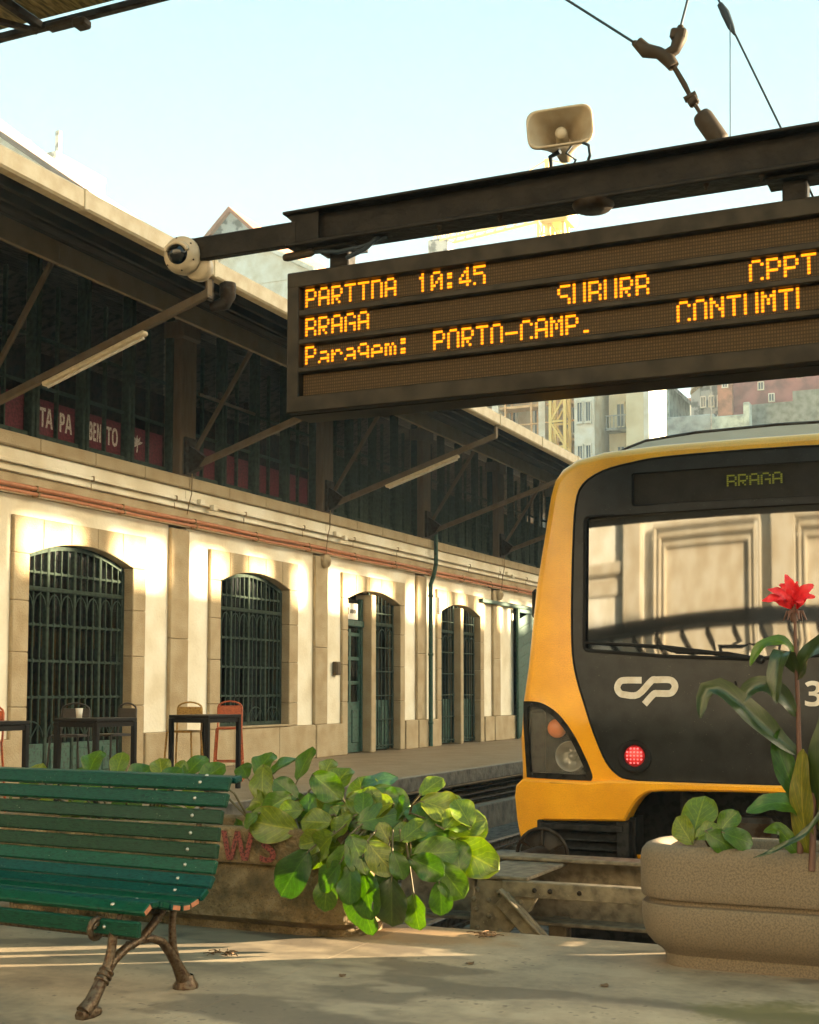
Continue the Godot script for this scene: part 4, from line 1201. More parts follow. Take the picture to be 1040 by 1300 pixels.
func train():
	var o := thing("commuter_train", "yellow and black commuter train standing at the buffer stop", "train", Vector3(TX0, -0.78, -20))
	var half := [Vector2(0, 0.10), Vector2(-1.47, 0.10), Vector2(-1.47, 0.5), Vector2(-1.46, 0.85), Vector2(-1.43, 1.1), Vector2(-1.395, 1.3), Vector2(-1.335, 1.81), Vector2(-1.275, 2.14), Vector2(-1.235, 2.38), Vector2(-1.205, 2.48), Vector2(-1.15, 2.55), Vector2(-1.05, 2.605), Vector2(-0.87, 2.64), Vector2(-0.5, 2.655), Vector2(0, 2.655)]
	var outl := mirror(half)
	var mhalf := smooth_path([Vector2(-0.001, 0.61), Vector2(-0.46, 0.61), Vector2(-0.72, 0.62), Vector2(-0.80, 0.65), Vector2(-0.86, 0.72), Vector2(-0.91, 0.84), Vector2(-0.97, 1.02), Vector2(-1.035, 1.22), Vector2(-1.065, 1.38), Vector2(-1.072, 1.63), Vector2(-1.065, 2.03), Vector2(-1.048, 2.31), Vector2(-1.0, 2.435), Vector2(-0.87, 2.51), Vector2(-0.69, 2.545), Vector2(-0.48, 2.565), Vector2(-0.001, 2.57)], 3)
	var mask := mirror(mhalf)
	var wind := rounded([Vector2(-0.985, 2.23), Vector2(0.985, 2.23), Vector2(0.99, 1.40), Vector2(0.46, 1.355), Vector2(0, 1.335), Vector2(-0.46, 1.355), Vector2(-0.99, 1.40)], 0.03, 3)
	var disp := rounded([Vector2(-0.68, 2.48), Vector2(0.68, 2.48), Vector2(0.68, 2.27), Vector2(-0.68, 2.28)], 0.015, 2)
	var hl := smooth_path([Vector2(-1.41, 1.085), Vector2(-1.34, 1.085), Vector2(-1.26, 1.07), Vector2(-1.16, 1.01), Vector2(-1.07, 0.90), Vector2(-1.0, 0.76), Vector2(-0.955, 0.64), Vector2(-0.965, 0.60)], 3)
	hl.append(Vector2(-1.41, 0.605))
	var head := PackedVector2Array(hl)
	var headr := PackedVector2Array(hl.map(func(p): return Vector2(-p.x, p.y)))
	var red := circle(Vector2(-0.68, 0.76), 0.098); var redr := circle(Vector2(0.68, 0.76), 0.098)
	# body: rim ring and long shell
	var b := mb(o)
	var rings := []
	for s in [[0.055, 0.0], [0.035, -0.006], [0.015, -0.022], [0.004, -0.045], [0.0, -0.08]]:
		var P := inset(outl, s[0])
		var ring := []
		for p in P: ring.append(sv(p, s[1]))
		rings.append(ring)
	for z in [-9.0, -30.0]:
		var ring := []
		for p in outl: ring.append(Vector3(TX0 + p.x * (1.0 if z > -9.5 else 1.0), p.y, z))
		rings.append(ring)
	rings.reverse()
	b.loft(rings, true, false)
	put(b, "body", M.train_yellow, o)
	var f := mb(o)
	var low := PackedVector2Array([Vector2(-2, -1), Vector2(2, -1), Vector2(2, 0.58), Vector2(-2, 0.58)])
	shell(f, inset(outl, 0.0551), [mask, head, headr, low], 0.0, 0.08)
	skirt(f, head, -0.06, 0.0); skirt(f, headr, -0.06, 0.0)
	put(f, "front_frame", M.train_yellow, o)
	var k := mb(o)
	shell(k, mask, [wind, disp, red, redr], -0.004, 0.08)
	skirt(k, wind, -0.05, -0.004); skirt(k, disp, -0.03, -0.004); skirt(k, red, -0.06, -0.004); skirt(k, redr, -0.06, -0.004)
	put(k, "black_mask", M.train_black, o)
	var seam := mb(o)
	bead(seam, mask, 0.006, 0.0)
	put(seam, "mask_seam", M.rubber, o)
	# bumper: cheeks, thin band under the mask, arched opening
	var chin := smooth_path([Vector2(-0.001, 0.565), Vector2(-0.51, 0.555), Vector2(-0.63, 0.525), Vector2(-0.70, 0.45), Vector2(-0.75, 0.365)], 3)
	chin.append_array([Vector2(-1.27, 0.345), Vector2(-1.31, 0.335), Vector2(-1.325, 0.29), Vector2(-1.33, 0.22), Vector2(-1.48, 0.22), Vector2(-1.50, 0.34), Vector2(-1.505, 0.48), Vector2(-1.49, 0.55), Vector2(-1.43, 0.595), Vector2(-0.98, 0.592), Vector2(-0.86, 0.605), Vector2(-0.70, 0.61), Vector2(-0.001, 0.608)])
	var bp := mirror(chin)
	var bm := mb(o)
	shell(bm, inset(bp, 0.012), [], 0.055, 0.08)
	var Pa := bp.duplicate()
	if Geometry2D.is_polygon_clockwise(Pa): Pa.reverse()
	var Pb := inset(Pa, 0.012)
	bm.smooth(true)
	for i in Pa.size():
		var j := (i + 1) % Pa.size()
		bm.quad(sv(Pa[i], 0.04), sv(Pa[j], 0.04), sv(Pb[j], 0.055), sv(Pb[i], 0.055))
	bm.smooth(false)
	skirt(bm, bp, -0.12, 0.04)
	put(bm, "bumper", M.train_yellow, o)
	# dark gear below
	var ug := mb(o)
	ug.box(Vector3(TX0, -0.05, -8.6), Vector3(2.86, 1.2, 0.1)); ug.box(Vector3(TX0 - 1.02, 0.21, -8.12), Vector3(0.62, 0.34, 0.2)); ug.box(Vector3(TX0 + 1.02, 0.21, -8.12), Vector3(0.62, 0.34, 0.2))
	ug.box(Vector3(TX0, 0.02, -8.2), Vector3(1.1, 0.1, 0.5), 0.02); ug.box(Vector3(TX0 - 0.42, 0.3, -8.3), Vector3(0.07, 0.5, 0.4), 0.02); ug.box(Vector3(TX0 + 0.42, 0.3, -8.3), Vector3(0.07, 0.5, 0.4), 0.02)
	ug.box(Vector3(TX0, -0.4, -19), Vector3(2.3, 0.5, 20))
	put(ug, "underframe", M.plastic_black, o)
	var cp := mb(o)
	cp.lathe([Vector2(0.0, 0.42), Vector2(0.1, 0.42), Vector2(0.12, 0.36), Vector2(0.08, 0.3), Vector2(0.07, 0.0)], Vector3(TX0, 0.3, -8.3), Vector3(0, 0, 1), 14)
	cp.box(Vector3(TX0, 0.3, -7.85), Vector3(0.34, 0.26, 0.2), 0.03)
	put(cp, "coupler", M.steel_dark, o)
	for s in [-1, 1]:
		var vt := mb(o)
		vt.box(Vector3(TX0 + s * 1.30, 0.22, -8.0), Vector3(0.03, 0.26, 0.1), 0.005); vt.box(Vector3(TX0 + s * 0.77, 0.2, -8.0), Vector3(0.08, 0.32, 0.1), 0.005)
		vt.box(Vector3(TX0 + s * 1.03, 0.315, -7.98), Vector3(0.53, 0.04, 0.08), 0.006)
		for q in 4: vt.box(Vector3(TX0 + s * 1.03, 0.255 - q * 0.055, -7.985), Vector3(0.48, 0.012, 0.07), 0.002, Basis(Vector3.RIGHT, 0.6))
		put(vt, "vent_grille", M.plastic_black, o)
	# windscreen and cab
	var g := mb(o)
	shell(g, inset(wind, 0.004), [], -0.02, 0.1)
	put(g, "windscreen", M.windscreen, o)
	var ws := mb(o)
	bead(ws, wind, 0.011, 0.0)
	put(ws, "windscreen_seal", M.rubber, o)
	var cab := mb(o)
	cab.box(Vector3(TX0, 1.9, -9.6), Vector3(2.5, 1.5, 0.05)); cab.box(Vector3(TX0, 0.9, -8.85), Vector3(2.5, 0.05, 1.5)); cab.box(Vector3(TX0, 2.5, -8.95), Vector3(2.3, 0.05, 1.2))
	for s in [-1, 1]: cab.box(Vector3(TX0 + s * 1.2, 1.8, -8.95), Vector3(0.05, 1.6, 1.3))
	put(cab, "cab_lining", M.plastic_black, o)
	var ds := mb(o)
	var dr := []
	for i in 13:
		var x := -1.12 + 2.24 * i / 12.0
		var y := 1.54 - 0.13 * (x / 1.1) * (x / 1.1)
		dr.append([Vector3(TX0 + x, 0.95, zf(x, 1.3) - 0.12), Vector3(TX0 + x, y, zf(x, 1.5) - 0.1), Vector3(TX0 + x, y + 0.03, zf(x, 1.5) - 0.14), Vector3(TX0 + x, y + 0.02, -8.8), Vector3(TX0 + x, 0.95, -8.8)])
	ds.loft(dr, true, true, false)
	put(ds, "dashboard", M.dash_blue, o)  # blue arched top imitates the dark arc reflected in the windscreen
	var dg := mb(o)
	shell(dg, inset(disp, 0.003), [], -0.012, 0.12)
	put(dg, "display_glass", M.glass, o)
	var db := mb(o)
	shell(db, inset(disp, -0.02), [], -0.05, 0.12)
	put(db, "display_backing", M.train_black, o)
	led_text(o, "BRAGA", Vector3(TX0 - 0.10, 2.355, zf(0, 2.4) - 0.02), 0.0118, "green")
	var dl := mb(o)
	bead(dl, disp, 0.005, 0.0)
	put(dl, "display_seal", M.rubber, o)
	# lamps
	for s in [-1, 1]:
		var hp := head if s < 0 else headr
		var hg := group3("headlight", o)
		var fr := mb(o)
		var inn := inset(hp, 0.035)
		shell(fr, hp, [inn], 0.008, 0.06); skirt(fr, hp, -0.02, 0.008); skirt(fr, inn, -0.03, 0.008)
		for p in [Vector2(-1.34, 1.065), Vector2(-1.13, 0.955), Vector2(-1.0, 0.72), Vector2(-1.15, 0.622), Vector2(-1.36, 0.622)]:
			fr.lathe([Vector2(0.0, 0.012), Vector2(0.006, 0.012), Vector2(0.009, 0.006)], sv(Vector2(p.x * -s, p.y), 0.004), Vector3(0, 0, 1), 8)
		put(fr, "frame", M.plastic_black, hg)
		var bk := mb(o)
		shell(bk, hp, [], -0.13, 0.08); skirt(bk, hp, -0.13, -0.02)
		bk.box(sv(Vector2(s * 1.34, 0.82), -0.08), Vector3(0.1, 0.42, 0.06), 0.02)
		put(bk, "housing", M.plastic_black, hg)
		var am := mb(o)
		am.lathe([Vector2(0.0, 0.05), Vector2(0.03, 0.047), Vector2(0.052, 0.035), Vector2(0.06, 0.015), Vector2(0.06, 0.0)], sv(Vector2(s * 1.205, 0.915), -0.11), Vector3(0, 0, 1), 18)
		put(am, "turn_lamp", M.amber, hg)
		var rf := mb(o)
		rf.lathe([Vector2(0.03, 0.01), Vector2(0.055, 0.02), Vector2(0.078, 0.045), Vector2(0.09, 0.075), Vector2(0.095, 0.075), Vector2(0.095, 0.0)], sv(Vector2(s * 1.11, 0.745), -0.12), Vector3(0, 0, 1), 24)
		rf.lathe([Vector2(0.0, 0.06), Vector2(0.022, 0.05), Vector2(0.03, 0.01)], sv(Vector2(s * 1.11, 0.745), -0.12), Vector3(0, 0, 1), 16)
		put(rf, "reflector", M.chrome, hg)
		var ln := mb(o)
		shell(ln, inset(hp, 0.03), [], -0.012, 0.08)
		put(ln, "lens", M.lens, hg)
		var rl := group3("tail_light", o)
		var rr := mb(o)
		var c := sv(Vector2(s * 0.68, 0.76), 0.0)
		rr.lathe([Vector2(0.064, -0.03), Vector2(0.066, 0.004), Vector2(0.085, 0.014), Vector2(0.104, 0.01), Vector2(0.106, -0.03)], c, Vector3(0, 0.08, 1), 26)
		put(rr, "bezel", M.rubber, rl)
		var rc := mb(o)
		rc.lathe([Vector2(0.0, 0.006), Vector2(0.04, 0.003), Vector2(0.066, -0.01), Vector2(0.066, -0.05)], c, Vector3(0, 0.08, 1), 24)
		put(rc, "lamp", M.red_lamp, rl)
		var ld := mb(o)
		for i in 5:
			for j in 5:
				var q := Vector2(i - 2, j - 2) * 0.0215
				if q.length() < 0.056: ld.lathe([Vector2(0.0, 0.0135), Vector2(0.005, 0.0115), Vector2(0.0068, 0.0)], c + Vector3(q.x, q.y, 0), Vector3(0, 0.08, 1), 6)
		put(ld, "lamp_leds", M.red_led, rl)
	var lt := SpotLight3D.new()
	lt.name = "tail_light_glow"
	lt.position = sv(Vector2(-0.68, 0.76), 0.04); lt.rotation.y = PI
	lt.light_color = Color(1, 0.15, 0.15); lt.light_energy = 0.008; lt.light_size = 0.05; lt.spot_range = 30; lt.spot_attenuation = 2; lt.spot_angle = 70; lt.shadow_enabled = true
	add_child(lt)
	# emblem and number
	var px := func(a: Array) -> Array: return a.map(func(q): return Vector2(-0.80 + (q[0] - 375) * 0.00191, 1.236 - (q[1] - 210) * 0.00184))
	var em := mb(o)
	ribbon(em, smooth_path(px.call([[468, 222], [412, 222], [396, 228], [388, 246], [396, 263], [412, 269], [456, 269], [500, 224], [516, 221], [556, 221], [570, 229], [575, 242], [569, 257], [556, 265], [520, 265], [506, 268], [477, 300]]), 4), 0.040)
	put(em, "cp_emblem", M.logo_white, o)
	var t := TextMesh.new()
	var fo := SystemFont.new()
	fo.font_names = PackedStringArray(["Droid Sans"]); fo.font_weight = 700
	t.font = fo; t.text = "3"; t.font_size = 64; t.pixel_size = 0.0031; t.depth = 0.003
	var nt := put(t, "number", M.logo_white, o)
	nt.position = sv(Vector2(0.375, 1.13), 0.002) - o.position
	nt.rotation.x = -0.12
	# wiper, grab wire
	var wp := mb(o)
	var arm := [Vector2(-0.98, 1.445), Vector2(-0.7, 1.43), Vector2(-0.46, 1.41), Vector2(-0.2, 1.375), Vector2(0.08, 1.33)]
	wp.tube(arm.map(func(p): return sv(p, 0.03)), [0.006, 0.009, 0.012, 0.012, 0.01], 6)
	wp.tube([sv(Vector2(-0.52, 1.425), 0.035), sv(Vector2(-0.43, 1.385), 0.04), sv(Vector2(-0.1, 1.37), 0.03), sv(Vector2(0.08, 1.335), 0.012)], 0.009, 6)
	wp.lathe([Vector2(0.0, 0.05), Vector2(0.022, 0.05), Vector2(0.028, 0.0)], sv(Vector2(0.08, 1.332), -0.004), Vector3(0, 0, 1), 10)
	put(wp, "wiper", M.rubber, o)
	var gw := mb(o)
	gw.tube(smooth_path([Vector2(-0.21, 1.2), Vector2(-0.17, 1.19), Vector2(-0.13, 1.165), Vector2(-0.08, 1.16), Vector2(-0.06, 1.185), Vector2(-0.065, 1.205)], 3).map(func(p): return sv(p, 0.012)), 0.006, 6)
	put(gw, "washer_hose", M.rubber, o)
	# roof fairing
	var rfm := mb(o)
	var rr0 := []
	for q in [[-8.25, 2.60, 1.0], [-8.7, 2.74, 0.96], [-9.15, 2.93, 1.0], [-9.5, 3.0, 1.04], [-30.0, 3.0, 1.04]]:
		var ring := []
		for p in [Vector2(-1.12, 2.45), Vector2(-1.1, 0), Vector2(-1.03, 0.02), Vector2(-0.9, 0.06), Vector2(-0.55, 0.09), Vector2(0, 0.1), Vector2(0.55, 0.09), Vector2(0.9, 0.06), Vector2(1.03, 0.02), Vector2(1.1, 0), Vector2(1.12, 2.45)]:
			ring.append(Vector3(TX0 + p.x * q[2], 2.45 if p.y > 2 else q[1] - 0.09 + p.y, q[0]))
		rr0.append(ring)
	rfm.loft(rr0, true, false)
	put(rfm, "roof_fairing", M.train_roof, o)
	var jn := mb(o)
	jn.tube([Vector3(TX0 - 1.12, 2.6, -9.2), Vector3(TX0 - 1.105, 2.85, -9.2), Vector3(TX0 - 1.035, 2.872, -9.2), Vector3(TX0 - 0.905, 2.912, -9.2), Vector3(TX0 - 0.55, 2.942, -9.2), Vector3(TX0, 2.952, -9.2), Vector3(TX0 + 0.55, 2.942, -9.2), Vector3(TX0 + 0.905, 2.912, -9.2), Vector3(TX0 + 1.035, 2.872, -9.2)], 0.018, 6)
	put(jn, "roof_joint", M.steel_dark, o)
	var rh := mb(o)
	rh.box(Vector3(TX0 - 0.2, 2.695, -8.5), Vector3(0.3, 0.01, 0.14), 0.002)
	put(rh, "roof_hatch", M.train_yellow, o)
	for i in 9:
		for s in [-1, 1]:
			var sw := mb(o)
			sw.box(Vector3(TX0 + s * 1.355, 1.75, -10.6 - i * 2.1), Vector3(0.05, 0.75, 1.5), 0.01, Basis(Vector3(0, 0, 1), s * 0.12))
			put(sw, "side_window", M.window_dark, o)
	var mr := mb(o)
	mr.box(Vector3(TX0 - 1.43, 1.72, -8.35), Vector3(0.07, 0.2, 0.1), 0.02)
	put(mr, "wing_mirror", M.plastic_black, o)  # small dark box standing for the wing mirror
func ribbon(m: MB, pts: Array, w: float):
	var L := []; var R := []
	for i in pts.size():
		var d: Vector2 = (pts[mini(i + 1, pts.size() - 1)] - pts[maxi(i - 1, 0)]).normalized()
		var n := Vector2(-d.y, d.x) * w / 2
		L.append(pts[i] + n); R.append(pts[i] - n)
	for i in pts.size() - 1:
		m.quad(sv(R[i], 0.0025), sv(R[i + 1], 0.0025), sv(L[i + 1], 0.0025), sv(L[i], 0.0025))

# ---------------------------------------------------------------- dot matrix lettering
const GLYPH := {"P": [30, 17, 17, 30, 16, 16, 16], "A": [14, 17, 17, 31, 17, 17, 17], "R": [30, 17, 17, 30, 20, 18, 17], "T": [31, 4, 4, 4, 4, 4, 4], "I": [31, 4, 4, 4, 4, 4, 31], "D": [30, 17, 17, 17, 17, 17, 30], "1": [4, 12, 4, 4, 4, 4, 14], "0": [14, 17, 19, 21, 25, 17, 14], ":": [0, 12, 12, 0, 12, 12, 0], "4": [2, 6, 10, 18, 31, 2, 2], "5": [31, 16, 30, 1, 1, 17, 14], "B": [30, 17, 17, 30, 17, 17, 30], "G": [14, 17, 16, 23, 17, 17, 15], "S": [15, 16, 16, 14, 1, 1, 30], "U": [17, 17, 17, 17, 17, 17, 14], "C": [14, 17, 16, 16, 16, 17, 14], "a": [0, 0, 14, 1, 15, 17, 15], "r": [0, 0, 22, 25, 16, 16, 16], "g": [0, 14, 17, 17, 15, 1, 14], "e": [0, 0, 14, 17, 31, 16, 14], "m": [0, 0, 26, 21, 21, 21, 21], "O": [14, 17, 17, 17, 17, 17, 14], "M": [17, 27, 21, 21, 17, 17, 17], "-": [0, 0, 0, 31, 0, 0, 0], ".": [0, 0, 0, 0, 0, 12, 12], "N": [17, 25, 21, 19, 17, 17, 17], "L": [16, 16, 16, 16, 16, 16, 31]}
func led_text(o, text: String, at: Vector3, pitch: float, kind: String):
	# lit dots of a small display as little lamps
	var m := mb(o)
	for i in text.length():
		for r in 6:
			for c in 5:
				if GLYPH[text[i]][r] >> (4 - c) & 1:
					m.box(at + Vector3((i * 5.6 + c) * pitch, (6 - r) * pitch, 0), Vector3(pitch * 0.85, pitch * 0.7, 0.004))
	if not M.has("led_" + kind):
		var g := mat("led_green", lin(0.2, 0.2, 0.02), 0.4, 0.0, "", 1.0, "")
		g.emission_enabled = true; g.emission = Color(0.6, 0.62, 0.1); g.emission_energy_multiplier = 0.03
	put(m, "display_text", M["led_" + kind], o)
func led_row(items: Array, cols: int) -> StandardMaterial3D:
	# one row of the matrix: albedo (dark mesh and dull dots) and emission (lit dots), the seventh dot row is dead as on the real board
	var S := 6
	var al := Image.create(cols * S, 7 * S, false, Image.FORMAT_RGB8)
	var em := Image.create(cols * S, 7 * S, false, Image.FORMAT_RGB8)
	al.fill(lin(0.034, 0.022, 0.010)); em.fill(Color.BLACK)
	var dull := lin(0.085, 0.053, 0.022)
	for i in cols:
		for j in 7: al.fill_rect(Rect2i(i * S + 1, j * S + 1, 4, 4), dull.darkened(rng.randf() * 0.14))
	for it in items:
		var x: float = it[0]
		for ch in it[1]:
			if ch == " ":
				x += 3; continue
			for r in 6:
				for c in 5:
					if GLYPH[ch][r] >> (4 - c) & 1:
						for h in 2 if it.size() > 2 else 1:
							var k := rng.randf_range(0.82, 1.0)
							var cx := int(x) + c
							em.fill_rect(Rect2i(cx * S - 1, r * S, 7, 5), Color(k, k * 0.50, k * 0.03))
							em.fill_rect(Rect2i(cx * S, r * S + 1, 5, 3), Color(1.0, 0.60, 0.05))
							al.fill_rect(Rect2i(cx * S, r * S, 6, 6), lin(0.16, 0.055, 0.01))
			x += 6
	var m := StandardMaterial3D.new()
	m.albedo_texture = ImageTexture.create_from_image(al)
	m.roughness = 0.6
	m.metallic_specular = 0.2
	m.emission_enabled = true
	m.emission = Color.BLACK
	m.emission_operator = BaseMaterial3D.EMISSION_OP_ADD
	m.emission_texture = ImageTexture.create_from_image(em)
	m.emission_energy_multiplier = 0.19
	return m

# ---------------------------------------------------------------- buffer stop
func buffer_stop():
	var o := thing("buffer_stop", "weathered tan steel buffer stop between the planters and the train", "buffer stop", Vector3(-1.6, -0.88, -7.0))
	var b := mb(o)
	b.box(Vector3(-1.6, 0.07, -7.1), Vector3(3.3, 0.34, 0.025), 0.004)
	for y in [-0.1, 0.24]: b.box(Vector3(-1.6, y, -7.02), Vector3(3.3, 0.022, 0.17), 0.005)
	put(b, "main_beam", M.buffer_paint, o)
	for s in [[-2.33, 1.0], [-0.87, -1.0]]:
		var sx: float = s[0]; var d: float = s[1]
		var g := mb(o)
		var poly := [Vector2(-0.21, -0.09), Vector2(-0.2, 0.03), Vector2(-0.16, 0.2), Vector2(0.0, 0.2), Vector2(0.16, 0.13), Vector2(0.12, 0.06), Vector2(-0.03, -0.09)].map(func(p): return Vector2(p.x * d, p.y))
		g.prism(poly, Transform3D(Basis.IDENTITY, Vector3(sx, 0, -6.38)), 0.02, 0.004)
		for p in poly_points(poly): pass
		g.box(Vector3(sx - 0.2 * d, 0.05, -6.7), Vector3(0.02, 0.28, 0.62), 0.004)
		put(g, "gusset", M.buffer_paint, o)
		var tp := mb(o)
		tp.box(Vector3(sx - 0.06 * d, 0.215, -6.68), Vector3(0.34, 0.02, 0.66), 0.005)
		put(tp, "top_plate", M.buffer_paint, o)
		for q in [[-0.16, 0.15], [-0.1, 0.1], [-0.17, 0.05], [-0.1, 0.02], [-0.16, -0.04], [-0.05, 0.14], [-0.04, -0.05], [-0.18, 0.1], [-0.02, 0.09], [0.07, 0.1]]:
			var bt := mb(o)
			bt.lathe([Vector2(0.0, 0.014), Vector2(0.008, 0.013), Vector2(0.013, 0.006), Vector2(0.014, 0.0)], Vector3(sx + q[0] * d, q[1], -6.36), Vector3(0, 0, 1), 8)
			put(bt, "bolt", M.buffer_paint, o)
		var st := mb(o)
		st.bar(Vector3(sx - 0.02 * d, 0.12, -6.33), Vector3(sx + 0.42 * d, -0.3, -6.33), 0.03, 0.09, 0.004)
		st.bar(Vector3(sx - 0.02 * d, 0.165, -6.31), Vector3(sx + 0.42 * d, -0.255, -6.31), 0.05, 0.012, 0.003)
		put(st, "diagonal_brace", M.buffer_paint, o)
		for z in [-6.5, -7.05]:
			var lg := mb(o)
			lg.box(Vector3(sx + 0.05 * d, -0.48, z), Vector3(0.1, 0.8, 0.1), 0.006)
			put(lg, "leg", M.buffer_paint, o)
		var dk := mb(o)
		var ring := []
		for k in 25: ring.append(Vector3(sx - 0.2 * d + 0.155 * cos(TAU * k / 24.0), 0.19 + 0.155 * sin(TAU * k / 24.0), -7.5))
		dk.tube(ring, 0.012, 6, false)
		for k in 3: dk.bar(Vector3(sx - 0.2 * d, 0.19, -7.5) + Vector3(cos(k * PI / 3 + 0.5), sin(k * PI / 3 + 0.5), 0) * 0.15, Vector3(sx - 0.2 * d, 0.19, -7.5) - Vector3(cos(k * PI / 3 + 0.5), sin(k * PI / 3 + 0.5), 0) * 0.15, 0.014, 0.014)
		dk.lathe([Vector2(0.0, 0.03), Vector2(0.035, 0.02), Vector2(0.145, 0.004), Vector2(0.15, -0.012), Vector2(0.0, -0.012)], Vector3(sx - 0.2 * d, 0.19, -7.53), Vector3(0, 0, 1), 24)
		dk.lathe([Vector2(0.06, 0.0), Vector2(0.06, -0.35)], Vector3(sx - 0.2 * d, 0.19, -7.12), Vector3(0, 0, 1), 14)
		put(dk, "buffer_disc", M.steel_dark, o)
	var ab := mb(o)
	ab.box(Vector3(-1.6, 0.165, -6.345), Vector3(1.5, 0.075, 0.012), 0.003); ab.box(Vector3(-1.6, 0.2, -6.375), Vector3(1.5, 0.01, 0.07), 0.003)
	put(ab, "front_angle", M.buffer_paint, o)
	for x in [-2.1, -2.18, -1.95]:
		var bt := mb(o)
		bt.lathe([Vector2(0.0, 0.014), Vector2(0.009, 0.012), Vector2(0.013, 0.0)], Vector3(x, 0.165, -6.338), Vector3(0, 0, 1), 8)
		put(bt, "bolt", M.steel_dark, o)
func poly_points(p): return p

# ---------------------------------------------------------------- sign
func sign_and_beam():
	var bm := thing("steel_beam", "dark steel beam crossing above the departure board", "beam", Vector3(0, 0, -6))
	var b := mb(bm)
	b.box(Vector3(-0.2, 3.553, -6.0), Vector3(6.36, 0.16, 0.014)); b.box(Vector3(-0.2, 3.64, -6.0), Vector3(6.4, 0.016, 0.16), 0.004); b.box(Vector3(-0.2, 3.466, -6.0), Vector3(6.36, 0.024, 0.17), 0.006)
	b.prism([Vector2(-3.38, 3.478), Vector2(-3.2, 3.478), Vector2(-3.2, 3.632), Vector2(-3.395, 3.632), Vector2(-3.36, 3.6)], Transform3D(Basis.IDENTITY, Vector3(0, 0, -5.96)), 0.012)
	put(b, "joist", M.beam_paint, bm)
	for x in [-2.52, -2.2, -1.76, -1.2, -0.95]:
		var s := mb(bm)
		s.lathe([Vector2(0.0, -0.03), Vector2(0.008, -0.03), Vector2(0.008, -0.012), Vector2(0.014, -0.012), Vector2(0.014, 0.0)], Vector3(x, 3.455, -5.95), Vector3(0, 1, 0), 8)
		put(s, "bolt", M.steel_dark, bm)
	var rd := mb(bm)
	rd.lathe([Vector2(0.0, -0.03), Vector2(0.08, -0.03), Vector2(0.1, -0.01), Vector2(0.1, 0.0)], Vector3(-1.74, 3.455, -5.98), Vector3(0, 1, 0), 16)
	put(rd, "round_cover", M.steel_dark, bm)
	for x in [2.75]:
		var c := mb(bm)
		c.box(Vector3(x, 1.73, -6.0), Vector3(0.2, 3.45, 0.012)); c.box(Vector3(x - 0.1, 1.73, -6.0), Vector3(0.014, 3.45, 0.18), 0.004); c.box(Vector3(x + 0.1, 1.73, -6.0), Vector3(0.014, 3.45, 0.18), 0.004)
		put(c, "column", M.beam_paint, bm)
	var arm := mb(bm)
	arm.box(Vector3(-3.66, 3.535, -5.97), Vector3(0.66, 0.125, 0.05), 0.006)
	put(arm, "side_arm", M.beam_paint, bm)
	# departure board
	var o := thing("departure_board", "long departure board with amber dot matrix lettering hung from the beam", "sign", Vector3(-1.55, 2.59, -6.12))
	var k := mb(o)
	var x0 := -3.41; var x1 := 0.36
	k.box(Vector3((x0 + x1) / 2, 2.965, -6.15), Vector3(x1 - x0, 0.75, 0.2), 0.006)
	put(k, "case", M.sign_case, o)
	var fr := mb(o)
	var rows := [3.255, 3.1, 2.95, 2.8]
	fr.box(Vector3((x0 + x1) / 2, 3.2985, -6.02), Vector3(x1 - x0 - 0.006, 0.083, 0.062), 0.005)
	fr.box(Vector3((x0 + x1) / 2, 2.637, -6.02), Vector3(x1 - x0 - 0.006, 0.086, 0.062), 0.005)
	for r in 3: fr.box(Vector3((x0 + x1) / 2, (rows[r] - 0.117 + rows[r + 1] + 0.002) / 2, -6.023), Vector3(x1 - x0 - 0.02, rows[r] - 0.117 - rows[r + 1] - 0.003, 0.055), 0.006)
	fr.box(Vector3(x0 + 0.038, 2.965, -6.021), Vector3(0.07, 0.744, 0.062), 0.005)
	fr.box(Vector3(x1 - 0.038, 2.965, -6.021), Vector3(0.07, 0.744, 0.062), 0.005)
	put(fr, "front_frame", M.sign_case, o)
	var cols := 284
	var pit := 0.0128
	var texts := [[[1.7, "PARTIDA"], [51.7, "10:45"]], [[1.7, "BRAGA"], [109.5, "SUBURB"], [180.5, "CPPT"]], [[1.7, "Paragem:"], [58.5, "PORTO-CAMP."], [154.5, "CONTUMIL"]], []]
	for r in 4:
		var m := mb(o)
		var xa := -3.332; var xb := xa + cols * pit
		var ya: float = rows[r] - 0.1155; var yb: float = rows[r]
		m.uvquad(Vector3(xa, ya, -6.035), Vector3(xb, ya, -6.035), Vector3(xb, yb, -6.035), Vector3(xa, yb, -6.035), Vector2(0, 1), Vector2(1, 1), Vector2(1, 0), Vector2(0, 0))
		put(m, "display_row", led_row(texts[r], cols), o)
	for x in [-3.22, -2.8, -2.1, -1.35]:
		var tb := mb(o)
		tb.box(Vector3(x, 3.347, -6.1), Vector3(0.12, 0.016, 0.1), 0.004)
		put(tb, "top_tab", M.sign_case, o)
	for x in [-3.12, -0.82]:
		var hg := mb(o)
		hg.box(Vector3(x, 3.397, -6.07), Vector3(0.11, 0.115, 0.09), 0.006); hg.box(Vector3(x, 3.445, -6.05), Vector3(0.24, 0.016, 0.16), 0.003)
		put(hg, "hanger", M.beam_paint, o)
	# cable glands beside the left hanger
	var cg := thing("cable_gland", "brown cable gland and looped cable under the left end of the beam", "cable", Vector3(-3.3, 3.42, -6.02))
	var c := mb(cg)
	c.lathe([Vector2(0.0, 0.0), Vector2(0.016, 0.003), Vector2(0.022, 0.02), Vector2(0.022, 0.16), Vector2(0.015, 0.18), Vector2(0.0, 0.2)], Vector3(-3.43, 3.425, -5.99), Vector3(1, 0.05, 0), 10)
	put(c, "gland", M.porcelain, cg)
	var lp := mb(cg)
